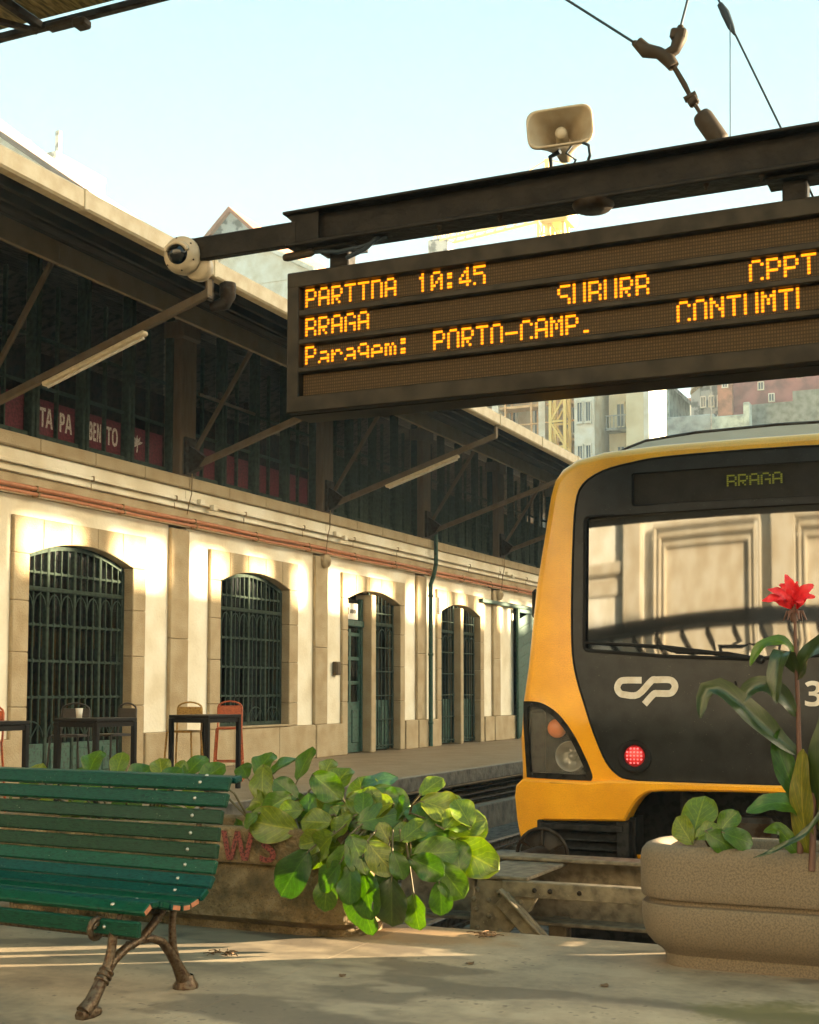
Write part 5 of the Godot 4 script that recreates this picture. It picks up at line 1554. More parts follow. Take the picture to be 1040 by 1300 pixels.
	lp.tube([Vector3(-3.24, 3.435, -5.99), Vector3(-3.1, 3.41, -5.98), Vector3(-2.95, 3.42, -5.98), Vector3(-2.82, 3.45, -5.98)], 0.012, 6)
	lp.tube([Vector3(-3.06, 3.38, -6.0), Vector3(-2.94, 3.4, -5.97), Vector3(-2.86, 3.46, -5.97)], 0.012, 6)
	put(lp, "cable", M.wire, cg)
	# horn loudspeaker
	var h := thing("horn_speaker", "beige rectangular horn loudspeaker standing on the beam", "loudspeaker", Vector3(-1.9, 3.65, -6.0))
	var B := Basis(Vector3(0, 1, 0), 0.22) * Basis(Vector3(1, 0, 0), -0.06) * Basis(Vector3(0, 0, 1), 0.07)
	var at := Vector3(-1.875, 3.82, -5.9)
	var RR := func(w: float, hh: float, z: float, r: float) -> Array:
		var a := []
		for p in rounded([Vector2(-w, -hh), Vector2(w, -hh), Vector2(w, hh), Vector2(-w, hh)], r, 5): a.append(at + B * Vector3(p.x, p.y, z))
		return a
	var hm := mb(h)
	hm.loft([RR.call(0.035, 0.035, -0.3, 0.03), RR.call(0.05, 0.045, -0.2, 0.04), RR.call(0.095, 0.07, -0.09, 0.05), RR.call(0.15, 0.09, -0.01, 0.06), RR.call(0.158, 0.097, 0.0, 0.06), RR.call(0.158, 0.097, 0.016, 0.06), RR.call(0.15, 0.089, 0.02, 0.055), RR.call(0.145, 0.085, 0.012, 0.055)], true, false)
	put(hm, "bell", M.beige_plastic, h)
	var hi := mb(h)
	hi.loft([RR.call(0.145, 0.085, 0.0115, 0.055), RR.call(0.1, 0.06, -0.06, 0.04), RR.call(0.055, 0.04, -0.15, 0.03), RR.call(0.04, 0.035, -0.19, 0.03)], false, true)
	put(hi, "throat", M.beige_plastic, h)
	var ht := mb(h)
	ht.lathe([Vector2(0.03, -0.18), Vector2(0.03, -0.05), Vector2(0.027, -0.035), Vector2(0.012, -0.03), Vector2(0.0, -0.03)], at + B * Vector3(0, -0.005, 0), B * Vector3(0, 0, 1), 16)
	put(ht, "reflex_tube", M.beige_plastic, h)
	var hs := mb(h)
	hs.tube([at + Vector3(-0.02, -0.09, -0.06), Vector3(-1.95, 3.72, -5.98), Vector3(-1.95, 3.65, -6.0)], 0.012, 6)
	hs.tube([at + Vector3(0.05, -0.09, -0.02), at + Vector3(0.03, -0.13, 0.0), at + Vector3(0.07, -0.16, -0.02), Vector3(-1.84, 3.65, -5.98)], 0.006, 6)
	hs.tube([at + Vector3(0.1, -0.08, -0.02), at + Vector3(0.14, -0.11, 0.0), at + Vector3(0.14, -0.15, -0.02), Vector3(-1.77, 3.65, -5.98)], 0.008, 6)
	put(hs, "bracket", M.wire, h)
	# dome camera on the arm
	var d := thing("dome_camera", "beige dome security camera at the left end of the beam arm", "security camera", Vector3(-4.0, 3.5, -5.95))
	var ax := (Vector3(0, 0.9, 0) - Vector3(-4.03, 3.5, -5.9)).normalized()
	ax = (ax + Vector3(-0.38, 0.22, 0.0)).normalized()
	var cc := Vector3(-4.02, 3.5, -5.92)
	var dm := mb(d)
	dm.lathe([Vector2(0.0, -0.09), Vector2(0.075, -0.085), Vector2(0.1, -0.06), Vector2(0.103, 0.0), Vector2(0.1, 0.012), Vector2(0.097, 0.014), Vector2(0.09, 0.035), Vector2(0.07, 0.055), Vector2(0.055, 0.062)], cc, ax, 28)
	put(dm, "housing", M.beige_plastic, d)
	var dg := mb(d)
	dg.lathe([Vector2(0.058, 0.058), Vector2(0.052, 0.075), Vector2(0.035, 0.092), Vector2(0.0, 0.1)], cc, ax, 24)
	put(dg, "dome", M.dome_glass, d)
	var vs := mb(d)
	var sx := ax.cross(Vector3.UP).normalized(); var su := sx.cross(ax)
	var vr := []
	for q in 9:
		var t := lerpf(0.25, PI - 0.25, q / 8.0)
		vr.append(cc + ax * 0.075 + sx * cos(t) * 0.066 + su * sin(t) * 0.055)
	vs.tube(vr, 0.012, 6)
	put(vs, "visor", M.beige_plastic, d)
	for q in 6:
		var sc := mb(d)
		var t := TAU * q / 6.0 + 0.4
		sc.lathe([Vector2(0.0, 0.006), Vector2(0.005, 0.004), Vector2(0.006, 0.0)], cc + ax * 0.036 + (sx * cos(t) + su * sin(t)) * 0.086, ax, 8)
		put(sc, "screw", M.steel_dark, d)
	var ft := mb(d)
	ft.lathe([Vector2(0.0, -0.04), Vector2(0.06, -0.04), Vector2(0.075, -0.03), Vector2(0.075, 0.02), Vector2(0.06, 0.03), Vector2(0.0, 0.03)], Vector3(-3.965, 3.45, -6.0), ax, 24)
	put(ft, "mount", M.beige_plastic, d)

# ---------------------------------------------------------------- overhead line
func overhead():
	var o := thing("line_insulator", "rusty catenary yoke and cylindrical insulator anchored on the beam", "insulator", Vector3(-1.14, 3.65, -6.0))
	var i := mb(o)
	var p0 := Vector3(-1.135, 3.65, -6.0); var p1 := Vector3(-1.235, 3.82, -6.0)
	var dir := (p1 - p0).normalized()
	i.lathe([Vector2(0.0, 0.0), Vector2(0.04, 0.004), Vector2(0.046, 0.02), Vector2(0.046, 0.16), Vector2(0.04, 0.18), Vector2(0.015, 0.19)], p0, dir, 16)
	put(i, "insulator", M.porcelain, o)
	var r := mb(o)
	r.tube([p0 + dir * 0.18, Vector3(-1.27, 3.89, -6.0), Vector3(-1.30, 3.96, -6.0), Vector3(-1.35, 4.06, -6.0)], [0.01, 0.01, 0.014, 0.012], 8)
	r.box(Vector3(-1.262, 3.875, -6.0), Vector3(0.05, 0.035, 0.045), 0.008, Basis(Vector3(0, 0, 1), 0.5)); r.lathe([Vector2(0.0, -0.03), Vector2(0.016, -0.03), Vector2(0.016, 0.03), Vector2(0.0, 0.03)], Vector3(-1.275, 3.9, -6.0), Vector3(1, 0.4, 0), 8)
	put(r, "turnbuckle", M.porcelain, o)
	var y := mb(o)
	y.tube([Vector3(-1.35, 4.06, -6.0), Vector3(-1.375, 4.1, -6.0), Vector3(-1.42, 4.14, -6.0), Vector3(-1.485, 4.165, -6.0), Vector3(-1.54, 4.215, -6.0)], [0.028, 0.034, 0.028, 0.034, 0.014], 8)
	y.tube([Vector3(-1.4, 4.115, -6.0), Vector3(-1.345, 4.14, -6.0), Vector3(-1.32, 4.19, -6.0), Vector3(-1.315, 4.25, -6.0)], [0.028, 0.028, 0.034, 0.014], 8)
	y.box(Vector3(-1.325, 4.21, -6.0), Vector3(0.075, 0.05, 0.05), 0.008, Basis(Vector3(0, 0, 1), -0.2)); y.box(Vector3(-1.495, 4.185, -6.0), Vector3(0.05, 0.075, 0.05), 0.008, Basis(Vector3(0, 0, 1), 0.75))
	put(y, "yoke", M.porcelain, o)
	var defs := [["taut dark stay wire running up left from the yoke", [Vector3(-1.52, 4.2, -6.0), Vector3(-1.87, 4.5, -6.0), Vector3(-4.3, 6.6, -6.0)], 0.007],
		["short dark wire rising from the right arm of the yoke", [Vector3(-1.32, 4.23, -6.0), Vector3(-1.28, 4.37, -6.0), Vector3(-0.75, 6.4, -6.0)], 0.006],
		["diagonal dark wire descending behind the beam at the right", [Vector3(-1.4, 5.0, -6.25), Vector3(-1.13, 4.33, -6.2), Vector3(-0.87, 3.69, -6.15), Vector3(-0.72, 3.3, -6.1)], 0.005],
		["thin pale wire hanging straight down to the beam", [Vector3(-1.12, 4.3, -6.18), Vector3(-1.115, 3.66, -6.1)], 0.0025]]
	for d in defs:
		var w := thing("wire", d[0], "wire", d[1][0])
		var m := mb(w)
		m.tube(d[1], d[2], 6)
		put(m, "strand", M.wire, w)
	var cl := thing("wire_clamp", "dark wire clamp at the top edge above the beam", "clamp", Vector3(-1.14, 4.32, -6.2))
	var c := mb(cl)
	c.tube([Vector3(-1.17, 4.42, -6.2), Vector3(-1.145, 4.37, -6.2), Vector3(-1.12, 4.3, -6.2), Vector3(-1.1, 4.25, -6.19)], [0.014, 0.022, 0.018, 0.006], 8)
	put(c, "body", M.wire, cl)

# ---------------------------------------------------------------- glazed canopy, top left
func canopy_over_concourse():
	var o := thing("glazed_canopy", "weathered greenish glazed canopy on dark ribs at the upper left", "canopy", Vector3(-8, 5.5, -4))
	var e := mb(o)
	e.box(Vector3(-7.9, 5.53, -6.76), Vector3(8.9, 0.05, 0.05), 0.006)
	put(e, "edge_beam", M.steel_dark, o)
	for k in 9:
		var x := -3.5 - k * 1.1
		var r := mb(o)
		r.bar(Vector3(x, 5.52, -6.72), Vector3(x, 5.52, -3.0), 0.05, 0.05, 0.004)
		put(r, "rib", M.steel_dark, o)
	for z in [-4.9, -3.0]:
		var r := mb(o)
		r.box(Vector3(-7.9, 5.485, z), Vector3(8.86, 0.06, 0.05), 0.004)
		put(r, "purlin", M.steel_dark, o)
	for k in 8:
		for j in 2:
			var p := mb(o)
			p.box(Vector3(-4.05 - k * 1.1, 5.56, -6.72 + 0.96 + j * 1.93), Vector3(1.08, 0.012, 1.9))
			put(p, "pane", M.glazing_green, o)
	for k in 8:
		var d := mb(o)
		d.bar(Vector3(-3.5 - k * 1.1, 5.47, -6.7), Vector3(-4.6 - k * 1.1, 5.47, -5.0), 0.04, 0.03)
		put(d, "wind_brace", M.steel_dark, o)
	for p in [[-12.3, -3.0], [-12.3, -6.7]]:
		var c := mb(o)
		c.tube([Vector3(p[0], 0.0, p[1]), Vector3(p[0], 5.5, p[1])], 0.08, 10)
		put(c, "column", M.green_iron, o)
	var l := thing("eave_fitting", "small rusty fitting projecting below the canopy edge", "fitting", Vector3(-5.4, 5.4, -6.7))
	var m := mb(l)
	m.box(Vector3(-5.5, 5.486, -6.72), Vector3(0.26, 0.04, 0.08), 0.01); m.box(Vector3(-5.36, 5.46, -6.72), Vector3(0.1, 0.06, 0.1), 0.015)
	put(m, "body", M.porcelain, l)

# ---------------------------------------------------------------- fittings on the wall
func wall_fittings():
	for k in 2:
		var o := thing("conduit", ["copper coloured conduit running along the wall under the white cornice, upper of the pair", "copper coloured conduit along the wall, lower and thinner of the pair"][k], "pipe", Vector3(WX, 3.6, -33), 0.0, "copper conduits along the wall")
		var m := mb(o)
		var pts := []
		for i in 26: pts.append(Vector3(WX + 0.11 + k * 0.03, 3.64 - k * 0.075 - (0.012 if i % 2 else 0.0), -3.3 - i * 1.7))
		m.tube(pts, 0.03 - k * 0.008, 8)
		put(m, "pipe", M.conduit, o)
		for i in 24:
			var c := mb(o)
			c.box(Vector3(WX + 0.08 + k * 0.03, 3.635 - k * 0.075, -4.2 - i * 1.75), Vector3(0.12, 0.075 - k * 0.015, 0.03), 0.005)
			put(c, "clip", M.stone_dark, o)
	var tk := thing("cable_trunking", "thin cream cable trunking fixed on the cornice below the sill", "trunking", Vector3(WX, 3.9, -33))
	var m := mb(tk)
	m.box(Vector3(WX + 0.15, 3.91, -25), Vector3(0.04, 0.045, 43), 0.006)
	put(m, "trunk", M.plaster, tk)
	for i in 22:
		var c := mb(tk)
		c.box(Vector3(WX + 0.155, 3.91, -4.5 - i * 1.9), Vector3(0.05, 0.07, 0.025), 0.004); c.box(Vector3(WX + 0.13, 3.8, -4.5 - i * 1.9), Vector3(0.008, 0.1, 0.008))
		put(c, "clip", M.stone_dark, tk)
	var dp := thing("downpipe", "dark green cast downpipe beside the double grilled openings", "pipe", Vector3(WX, 0, -25.15))
	m = mb(dp)
	m.tube([Vector3(WX + 0.26, 4.5, -25.15), Vector3(WX + 0.26, 3.75, -25.15), Vector3(WX + 0.2, 3.5, -25.15), Vector3(WX + 0.14, 3.35, -25.15), Vector3(WX + 0.14, 0.02, -25.15)], 0.045, 10)
	put(m, "pipe", M.green_door, dp)
	for y in [0.5, 1.9, 3.1]:
		var c := mb(dp)
		c.lathe([Vector2(0.046, -0.025), Vector2(0.056, -0.025), Vector2(0.056, 0.025), Vector2(0.046, 0.025)], Vector3(WX + 0.14, y, -25.15), Vector3(0, 1, 0), 12)
		put(c, "collar", M.green_door, dp)
	for q in [[-16.18, 4.3, 3.7, "thin brown cable dropping from the bracket foot above the yellow stool"], [-20.5, 4.3, 3.55, "thin brown cable dropping from the second bracket foot"], [-29.3, 4.3, 3.5, "thin brown cable dropping near the sliding door"]]:
		var cb := thing("drop_cable", q[3], "cable", Vector3(WX, q[2], q[0]))
		m = mb(cb)
		m.tube([Vector3(WX + 0.24, q[1], q[0]), Vector3(WX + 0.22, 4.0, q[0] - 0.02), Vector3(WX + 0.19, 3.85, q[0]), Vector3(WX + 0.16, q[2], q[0])], 0.008, 6)
		put(m, "cable", M.stone_dark, cb)
		for k in 2:
			var jb := mb(cb)
			jb.box(Vector3(WX + 0.2, 3.92 - k * 0.04, q[0] - 0.3 - k * 0.35), Vector3(0.07, 0.09, 0.12), 0.01)
			put(jb, "junction_box", M.plaster, cb)
	var vt := [["round beige siren on the wall between the second window and the office door", Vector3(WX + 0.06, 3.43, -20.62)], ["round beige siren on the wall near the sliding door", Vector3(WX + 0.06, 3.4, -29.35)]]
	for v in vt:
		var s := thing("wall_siren", v[0], "siren", v[1])
		m = mb(s)
		m.lathe([Vector2(0.13, -0.04), Vector2(0.13, 0.05), Vector2(0.11, 0.08), Vector2(0.05, 0.09), Vector2(0.04, 0.12), Vector2(0.0, 0.12)], v[1], Vector3(1, 0, 0), 18)
		put(m, "body", M.stone, s)
	var ib := thing("intercom_box", "small grey intercom box on the plaster left of the office door", "box", Vector3(WX, 1.5, -21.1))
	m = mb(ib)
	m.box(Vector3(WX + 0.05, 1.55, -21.13), Vector3(0.09, 0.24, 0.17), 0.012); m.box(Vector3(WX + 0.1, 1.55, -21.13), Vector3(0.02, 0.2, 0.13), 0.006)
	put(m, "box", M.bracket, ib)
	var wl := thing("wall_lamp", "small white cylinder wall lamp beside the downpipe", "lamp", Vector3(WX, 2.8, -25.5))
	m = mb(wl)
	m.lathe([Vector2(0.0, 0.0), Vector2(0.06, 0.0), Vector2(0.07, 0.05), Vector2(0.07, 0.34), Vector2(0.0, 0.36)], Vector3(WX + 0.14, 2.75, -25.55), Vector3(0, 1, 0), 14)
	put(m, "body", M.white_wall, wl)
	# fluorescent battens under two of the braces
	for k in 2:
		var z: float = [-11.82, -20.54][k]
		var o := thing("batten_lamp", ["unlit fluorescent batten under the nearest canopy brace at the left", "unlit fluorescent batten under the brace left of the train"][k], "lamp", Vector3(-9.2, 4.7, z), 0.0, "unlit battens under the canopy braces")
		var a := Vector3(-9.86, 4.60, z); var b := Vector3(-8.48, 5.045, z)
		if k == 1:
			a = Vector3(-9.7, 4.655, z); b = Vector3(-8.35, 5.09, z)
		m = mb(o)
		m.bar(a, b, 0.09, 0.05, 0.01)
		put(m, "batten", M.tube_lamp, o)
		var t := mb(o)
		var dn := Vector3(0.1, -0.045, 0)
		t.tube([a + (b - a) * 0.03 + Vector3(0.015, -0.045, 0), b - (b - a) * 0.03 + Vector3(0.015, -0.045, 0)], 0.016, 8)
		put(t, "tube", M.logo_white, o)
	# row of small insulators between the columns
	var ir := thing("insulator_rack", "short rod with four small porcelain insulators beside the column", "insulator", Vector3(WX + 0.3, 5.4, -16.6))
	m = mb(ir)
	m.bar(Vector3(WX + 0.2, 5.52, -16.4), Vector3(WX + 0.25, 5.5, -17.9), 0.03, 0.04)
	put(m, "rod", M.bracket, ir)
	for k in 4:
		var n := mb(ir)
		n.lathe([Vector2(0.0, 0.0), Vector2(0.05, 0.0), Vector2(0.055, 0.03), Vector2(0.03, 0.05), Vector2(0.045, 0.08), Vector2(0.03, 0.12), Vector2(0.0, 0.13)], Vector3(WX + 0.22, 5.53, -16.55 - k * 0.38), Vector3(0, 1, 0), 10)
		put(n, "insulator", M.porcelain, ir)
	var el := thing("gutter_outlet", "dark rounded gutter outlet hanging at the end of the nearest brace", "outlet", Vector3(-7.6, 5.3, -11.9))
	m = mb(el)
	m.tube([Vector3(-7.62, 5.56, -12.1), Vector3(-7.62, 5.42, -12.1), Vector3(-7.66, 5.34, -12.1), Vector3(-7.8, 5.3, -12.05)], [0.09, 0.09, 0.08, 0.05], 12)
	m.box(Vector3(-7.7, 5.45, -11.86), Vector3(0.06, 0.26, 0.1), 0.01)
	put(m, "elbow", M.steel_dark, el)

# ---------------------------------------------------------------- tables and stools
func tables_and_chairs():
	var tt := [[-8.62, -13.3, 0.54, 0.72, "black bar table between the yellow and the orange stool"], [-8.62, -11.25, 0.54, 0.68, "black bar table in front of the first grilled door"], [-8.62, -9.55, 0.54, 0.72, "black bar table at the left edge beside the red stool"]]
	for t in tt:
		var o := thing("bar_table", t[4], "table", Vector3(t[0], 0, t[1]), 0.0, "black bar tables on the platform")
		var m := mb(o)
		m.box(Vector3(t[0], 0.855, t[1]), Vector3(t[2], 0.035, t[3]), 0.006)
		put(m, "tabletop", M.table_black, o)
		var ap := mb(o)
		for s in [-1, 1]:
			ap.box(Vector3(t[0] + s * (t[2] / 2 - 0.03), 0.81, t[1]), Vector3(0.03, 0.05, t[3] - 0.1)); ap.box(Vector3(t[0], 0.81, t[1] + s * (t[3] / 2 - 0.03)), Vector3(t[2] - 0.1, 0.05, 0.03))
		put(ap, "apron", M.table_black, o)
		for sx in [-1, 1]:
			for sz in [-1, 1]:
				var l := mb(o)
				l.box(Vector3(t[0] + sx * (t[2] / 2 - 0.025), 0.418, t[1] + sz * (t[3] / 2 - 0.025)), Vector3(0.05, 0.836, 0.05), 0.005)
				put(l, "leg", M.table_black, o)
	var cc := [[-8.95, -13.35, 0.2, "chair_yellow", "yellow tubular stool with a wooden back beside the stone plinth"], [-9.2, -14.75, 0.5, "chair_orange", "orange tubular stool under the second grilled window"], [-9.2, -11.55, 0.3, "chair_dark", "dark stool left of the middle table before the grilled door"], [-8.95, -12.0, -0.3, "chair_dark", "dark stool on the right of the middle table"], [-8.9, -9.85, 0.25, "chair_orange", "red orange stool at the left edge of the view"]]
	for c in cc:
		var o := thing("bar_stool", c[4], "stool", Vector3(c[0], 0, c[1]), c[2], "tubular bar stools on the platform")
		var mt: StandardMaterial3D = M[c[3]]
		var s := MB.new()
		s.prism(rounded([Vector2(-0.16, -0.16), Vector2(0.16, -0.16), Vector2(0.15, 0.17), Vector2(-0.15, 0.17)], 0.06), Transform3D(Basis(Vector3(1, 0, 0), Vector3(0, 0, -1), Vector3(0, 1, 0)), Vector3(0, 0.66, 0)), 0.025, 0.008)
		put(s, "seat", mt, o)
		var b := MB.new()
		b.box(Vector3(0, 0.9, -0.175), Vector3(0.29, 0.12, 0.016), 0.006)
		put(b, "backrest", M.chair_yellow if c[3] == "chair_yellow" else mt, o)
		var h := MB.new()
		var pts := []
		for q in 9:
			var t := PI * q / 8.0
			pts.append(Vector3(-0.155 * cos(t), 0.94 + 0.075 * sin(t), -0.175))
		pts.push_front(Vector3(-0.155, 0.66, -0.16)); pts.push_back(Vector3(0.155, 0.66, -0.16))
		h.tube(pts, 0.011, 8)
		put(h, "back_hoop", mt, o)
		for sx in [-1, 1]:
			for sz in [-1, 1]:
				var l := MB.new()
				l.tube([Vector3(sx * 0.15, 0.67, sz * 0.15), Vector3(sx * 0.17, 0.35, sz * 0.17), Vector3(sx * 0.185, 0.0, sz * 0.19)], 0.012, 8)
				put(l, "leg", mt, o)
		var f := MB.new()
		for s2 in [-1, 1]:
			f.tube([Vector3(-0.176, 0.25, s2 * 0.177), Vector3(0.176, 0.25, s2 * 0.177)], 0.009, 6); f.tube([Vector3(s2 * 0.178, 0.25, -0.177), Vector3(s2 * 0.178, 0.25, 0.177)], 0.009, 6)
		put(f, "footrest", mt, o)
	var cup := thing("paper_cup", "white paper cup on the middle bar table", "cup", Vector3(-8.72, 0.873, -11.1))
	var m := MB.new()
	m.lathe([Vector2(0.0, 0.0), Vector2(0.028, 0.0), Vector2(0.038, 0.1), Vector2(0.036, 0.1), Vector2(0.027, 0.006), Vector2(0.0, 0.006)], Vector3.ZERO, Vector3.UP, 14)
	put(m, "cup", M.logo_white, cup)

# ---------------------------------------------------------------- bench
func bench():
	# local x along the bench (right end at +0.95), y up, z towards the viewer
	var yaw := deg_to_rad(-5.0)
	var ex := Vector3(cos(yaw), 0, -sin(yaw))
	var at := Vector3(-2.85, 0, -4.2) - ex * 0.95
	var o := thing("park_bench", "green slatted bench with cast iron legs in the left foreground", "bench", at, yaw)
	# profile of the slats: u depth away from the viewer, v height, tilt of the face, width
	var P := [[-0.187, 0.296, 90.0, 0.056], [-0.152, 0.362, 35.0, 0.05], [-0.105, 0.374, 0.0, 0.05], [-0.048, 0.364, -14.0, 0.052], [0.01, 0.348, -12.0, 0.052], [0.07, 0.340, -2.0, 0.052], [0.130, 0.347, 14.0, 0.052], [0.185, 0.372, 36.0, 0.052], [0.228, 0.413, 54.0, 0.052], [0.254, 0.466, 68.0, 0.054], [0.270, 0.526, 80.0, 0.056], [0.279, 0.590, 82.0, 0.056], [0.291, 0.656, 77.0, 0.056], [0.314, 0.720, 68.0, 0.056], [0.342, 0.781, 64.0, 0.058], [0.392, 0.797, 8.0, 0.05]]
	for i in P.size():
		var q: Array = P[i]
		var t := deg_to_rad(q[2])
		var dz := Vector3(0, sin(t), -cos(t))        # direction across the slat
		var nn := Vector3(1, 0, 0).cross(dz) * -1.0
		var B := Basis(Vector3(1, 0, 0), dz, Vector3(1, 0, 0).cross(dz))
		var ext := rng.randf_range(-0.006, 0.006)
		var m := MB.new()
		var th := 0.024
		m.box(Vector3(ext, q[1], -q[0]), Vector3(1.9, q[3], th), 0.005, B)
		var sl := put(m, "slat", M["slat_%d" % [1, 0, 2, 0, 2, 1, 0, 2, 2, 0, 3, 3, 3, 1, 1, 2][i]], o)
		if i in [1, 2, 3, 4, 5, 6, 7]:
			var e := MB.new()
			e.box(Vector3(0.9505 + ext, q[1], -q[0]), Vector3(0.002, q[3] * rng.randf_range(0.55, 0.85), th * 0.7), 0.0, B)
			put(e, "worn_end", M.raw_wood if i in [1, 4, 5, 6] else M.slat_0, sl)
		for x in [-0.78, 0.80]:
			if i in [2, 4, 5, 6]: continue
			var b := MB.new()
			var top: Vector3 = B.z
			if top.dot(Vector3(0, 0.4, 1)) < 0: top = -top
			b.lathe([Vector2(0.0, 0.006), Vector2(0.005, 0.005), Vector2(0.007, 0.002), Vector2(0.008, 0.0)], Vector3(x + rng.randf_range(-0.012, 0.012), q[1], -q[0]) + top * th * 0.5, top, 10)
			put(b, "bolt", M.bolt_steel, sl)
	for s in [-0.82, 0.82]:
		var V := func(u: float, v: float, dx := 0.0) -> Vector3: return Vector3(s + dx, v, -u)
		var f := MB.new()
		f.tube([V.call(-0.33, 0.022), V.call(-0.29, 0.05), V.call(-0.255, 0.095), V.call(-0.225, 0.135), V.call(-0.18, 0.175), V.call(-0.11, 0.21), V.call(-0.03, 0.228), V.call(0.035, 0.272), V.call(0.1, 0.325)], [0.03, 0.026, 0.024, 0.022, 0.018, 0.017, 0.017, 0.017, 0.016], 10)
		f.tube([V.call(-0.235, 0.12), V.call(-0.205, 0.17), V.call(-0.19, 0.22), V.call(-0.18, 0.29)], [0.022, 0.019, 0.017, 0.018], 10)
		f.tube([V.call(-0.35, 0.012), V.call(-0.3, 0.014), V.call(-0.25, 0.012)], [0.022, 0.03, 0.016], 8)
		for k in 3: f.lathe([Vector2(0.023, -0.006), Vector2(0.029, -0.004), Vector2(0.029, 0.004), Vector2(0.023, 0.006)], V.call(-0.215 - k * 0.012, 0.142 - k * 0.014), Vector3(0, 0.75, -0.65), 12)
		for k in 3: f.lathe([Vector2(0.016, -0.006), Vector2(0.022, 0.0), Vector2(0.016, 0.006)], V.call([-0.09, -0.02, 0.06][k], [0.215, 0.232, 0.293][k]), Vector3(0, 0.5, -0.7), 10)
		put(f, "leg", M.cast_iron, o)
		var r := MB.new()
		r.tube([V.call(-0.03, 0.222), V.call(0.03, 0.222), V.call(0.09, 0.2), V.call(0.14, 0.15), V.call(0.18, 0.1), V.call(0.21, 0.055), V.call(0.235, 0.018)], [0.014, 0.016, 0.017, 0.019, 0.022, 0.027, 0.036], 10)
		r.tube([V.call(0.175, 0.105), V.call(0.155, 0.17), V.call(0.15, 0.24), V.call(0.155, 0.33)], [0.02, 0.017, 0.015, 0.014], 10)
		r.lathe([Vector2(0.05, 0.0), Vector2(0.05, 0.012), Vector2(0.038, 0.03), Vector2(0.03, 0.05)], V.call(0.235, 0.0), Vector3(0, 1, 0), 14)
		put(r, "leg", M.cast_iron, o)
		var fr := MB.new()
		var pts := []
		for i in P.size() - 1:
			var t := deg_to_rad(P[i][2])
			pts.append(V.call(P[i][0] + sin(t) * 0.022, P[i][1] - cos(t) * 0.022))
		fr.tube(pts, 0.011, 8)
		put(fr, "seat_frame", M.cast_iron, o)
		var sc := MB.new()
		var ring := []
		for k in 20:
			var a := TAU * k / 13.0
			var rr := 0.042 - 0.0012 * k
			ring.append(V.call(-0.235 + rr * cos(a) + 0.03, 0.285 + rr * sin(a) - 0.0, -0.06))
		sc.tube(ring, 0.012, 8)
		put(sc, "scroll", M.cast_iron, o)
	var tb := MB.new()
	tb.tube([Vector3(-0.82, 0.23, 0.03), Vector3(0.82, 0.23, 0.03)], 0.011, 8)
	put(tb, "tie_bar", M.cast_iron, o)

# ---------------------------------------------------------------- planters
func planter_shape(o, cx: float, cz: float, hx: float, hz: float, prof: Array, m, part: String, cap0 := true):
	var b := mb(o)
	var rings := []
	for p in prof:
		var ring := []
		var x: float = hx - p[0]; var z: float = hz - p[0]
		var pts := rounded([Vector2(-x, -z), Vector2(x, -z), Vector2(x, z), Vector2(-x, z)], maxf(0.05, 0.27 - p[0]), 7)
		for q in pts: ring.append(Vector3(cx + q.x, p[1], cz - q.y))
		rings.append(ring)
	var seg := []
	var gi := 0
	for i in rings.size():
		seg.append(rings[i])
		var crisp: bool = i > 0 and i < rings.size() - 1 and prof[i].size() > 2
		if crisp or i == rings.size() - 1:
			b.st.set_smooth_group(gi)
			for k in seg.size() - 1:
				for q in seg[0].size(): b.quad(seg[k][q], seg[k][(q + 1) % seg[0].size()], seg[k + 1][(q + 1) % seg[0].size()], seg[k + 1][q])
			gi += 1
			seg = [rings[i]]
	b.smooth(false)
	put(b, part, m, o)
func soil(o, cx, cz, hx, hz, y):
	var s := mb(o)
	var n := noise(3.0, 5, 3)
	s.smooth(true)
	for i in 24:
		for j in 8:
			var P := func(a, b) -> Vector3:
				var x: float = cx - hx + 2 * hx * a / 24.0
				var z: float = cz - hz + 2 * hz * b / 8.0
				return Vector3(x, y + 0.03 * n.get_noise_2d(x, z), z)
			s.quad(P.call(i, j + 1), P.call(i + 1, j + 1), P.call(i + 1, j), P.call(i, j))
	put(s, "soil", M.soil, o)
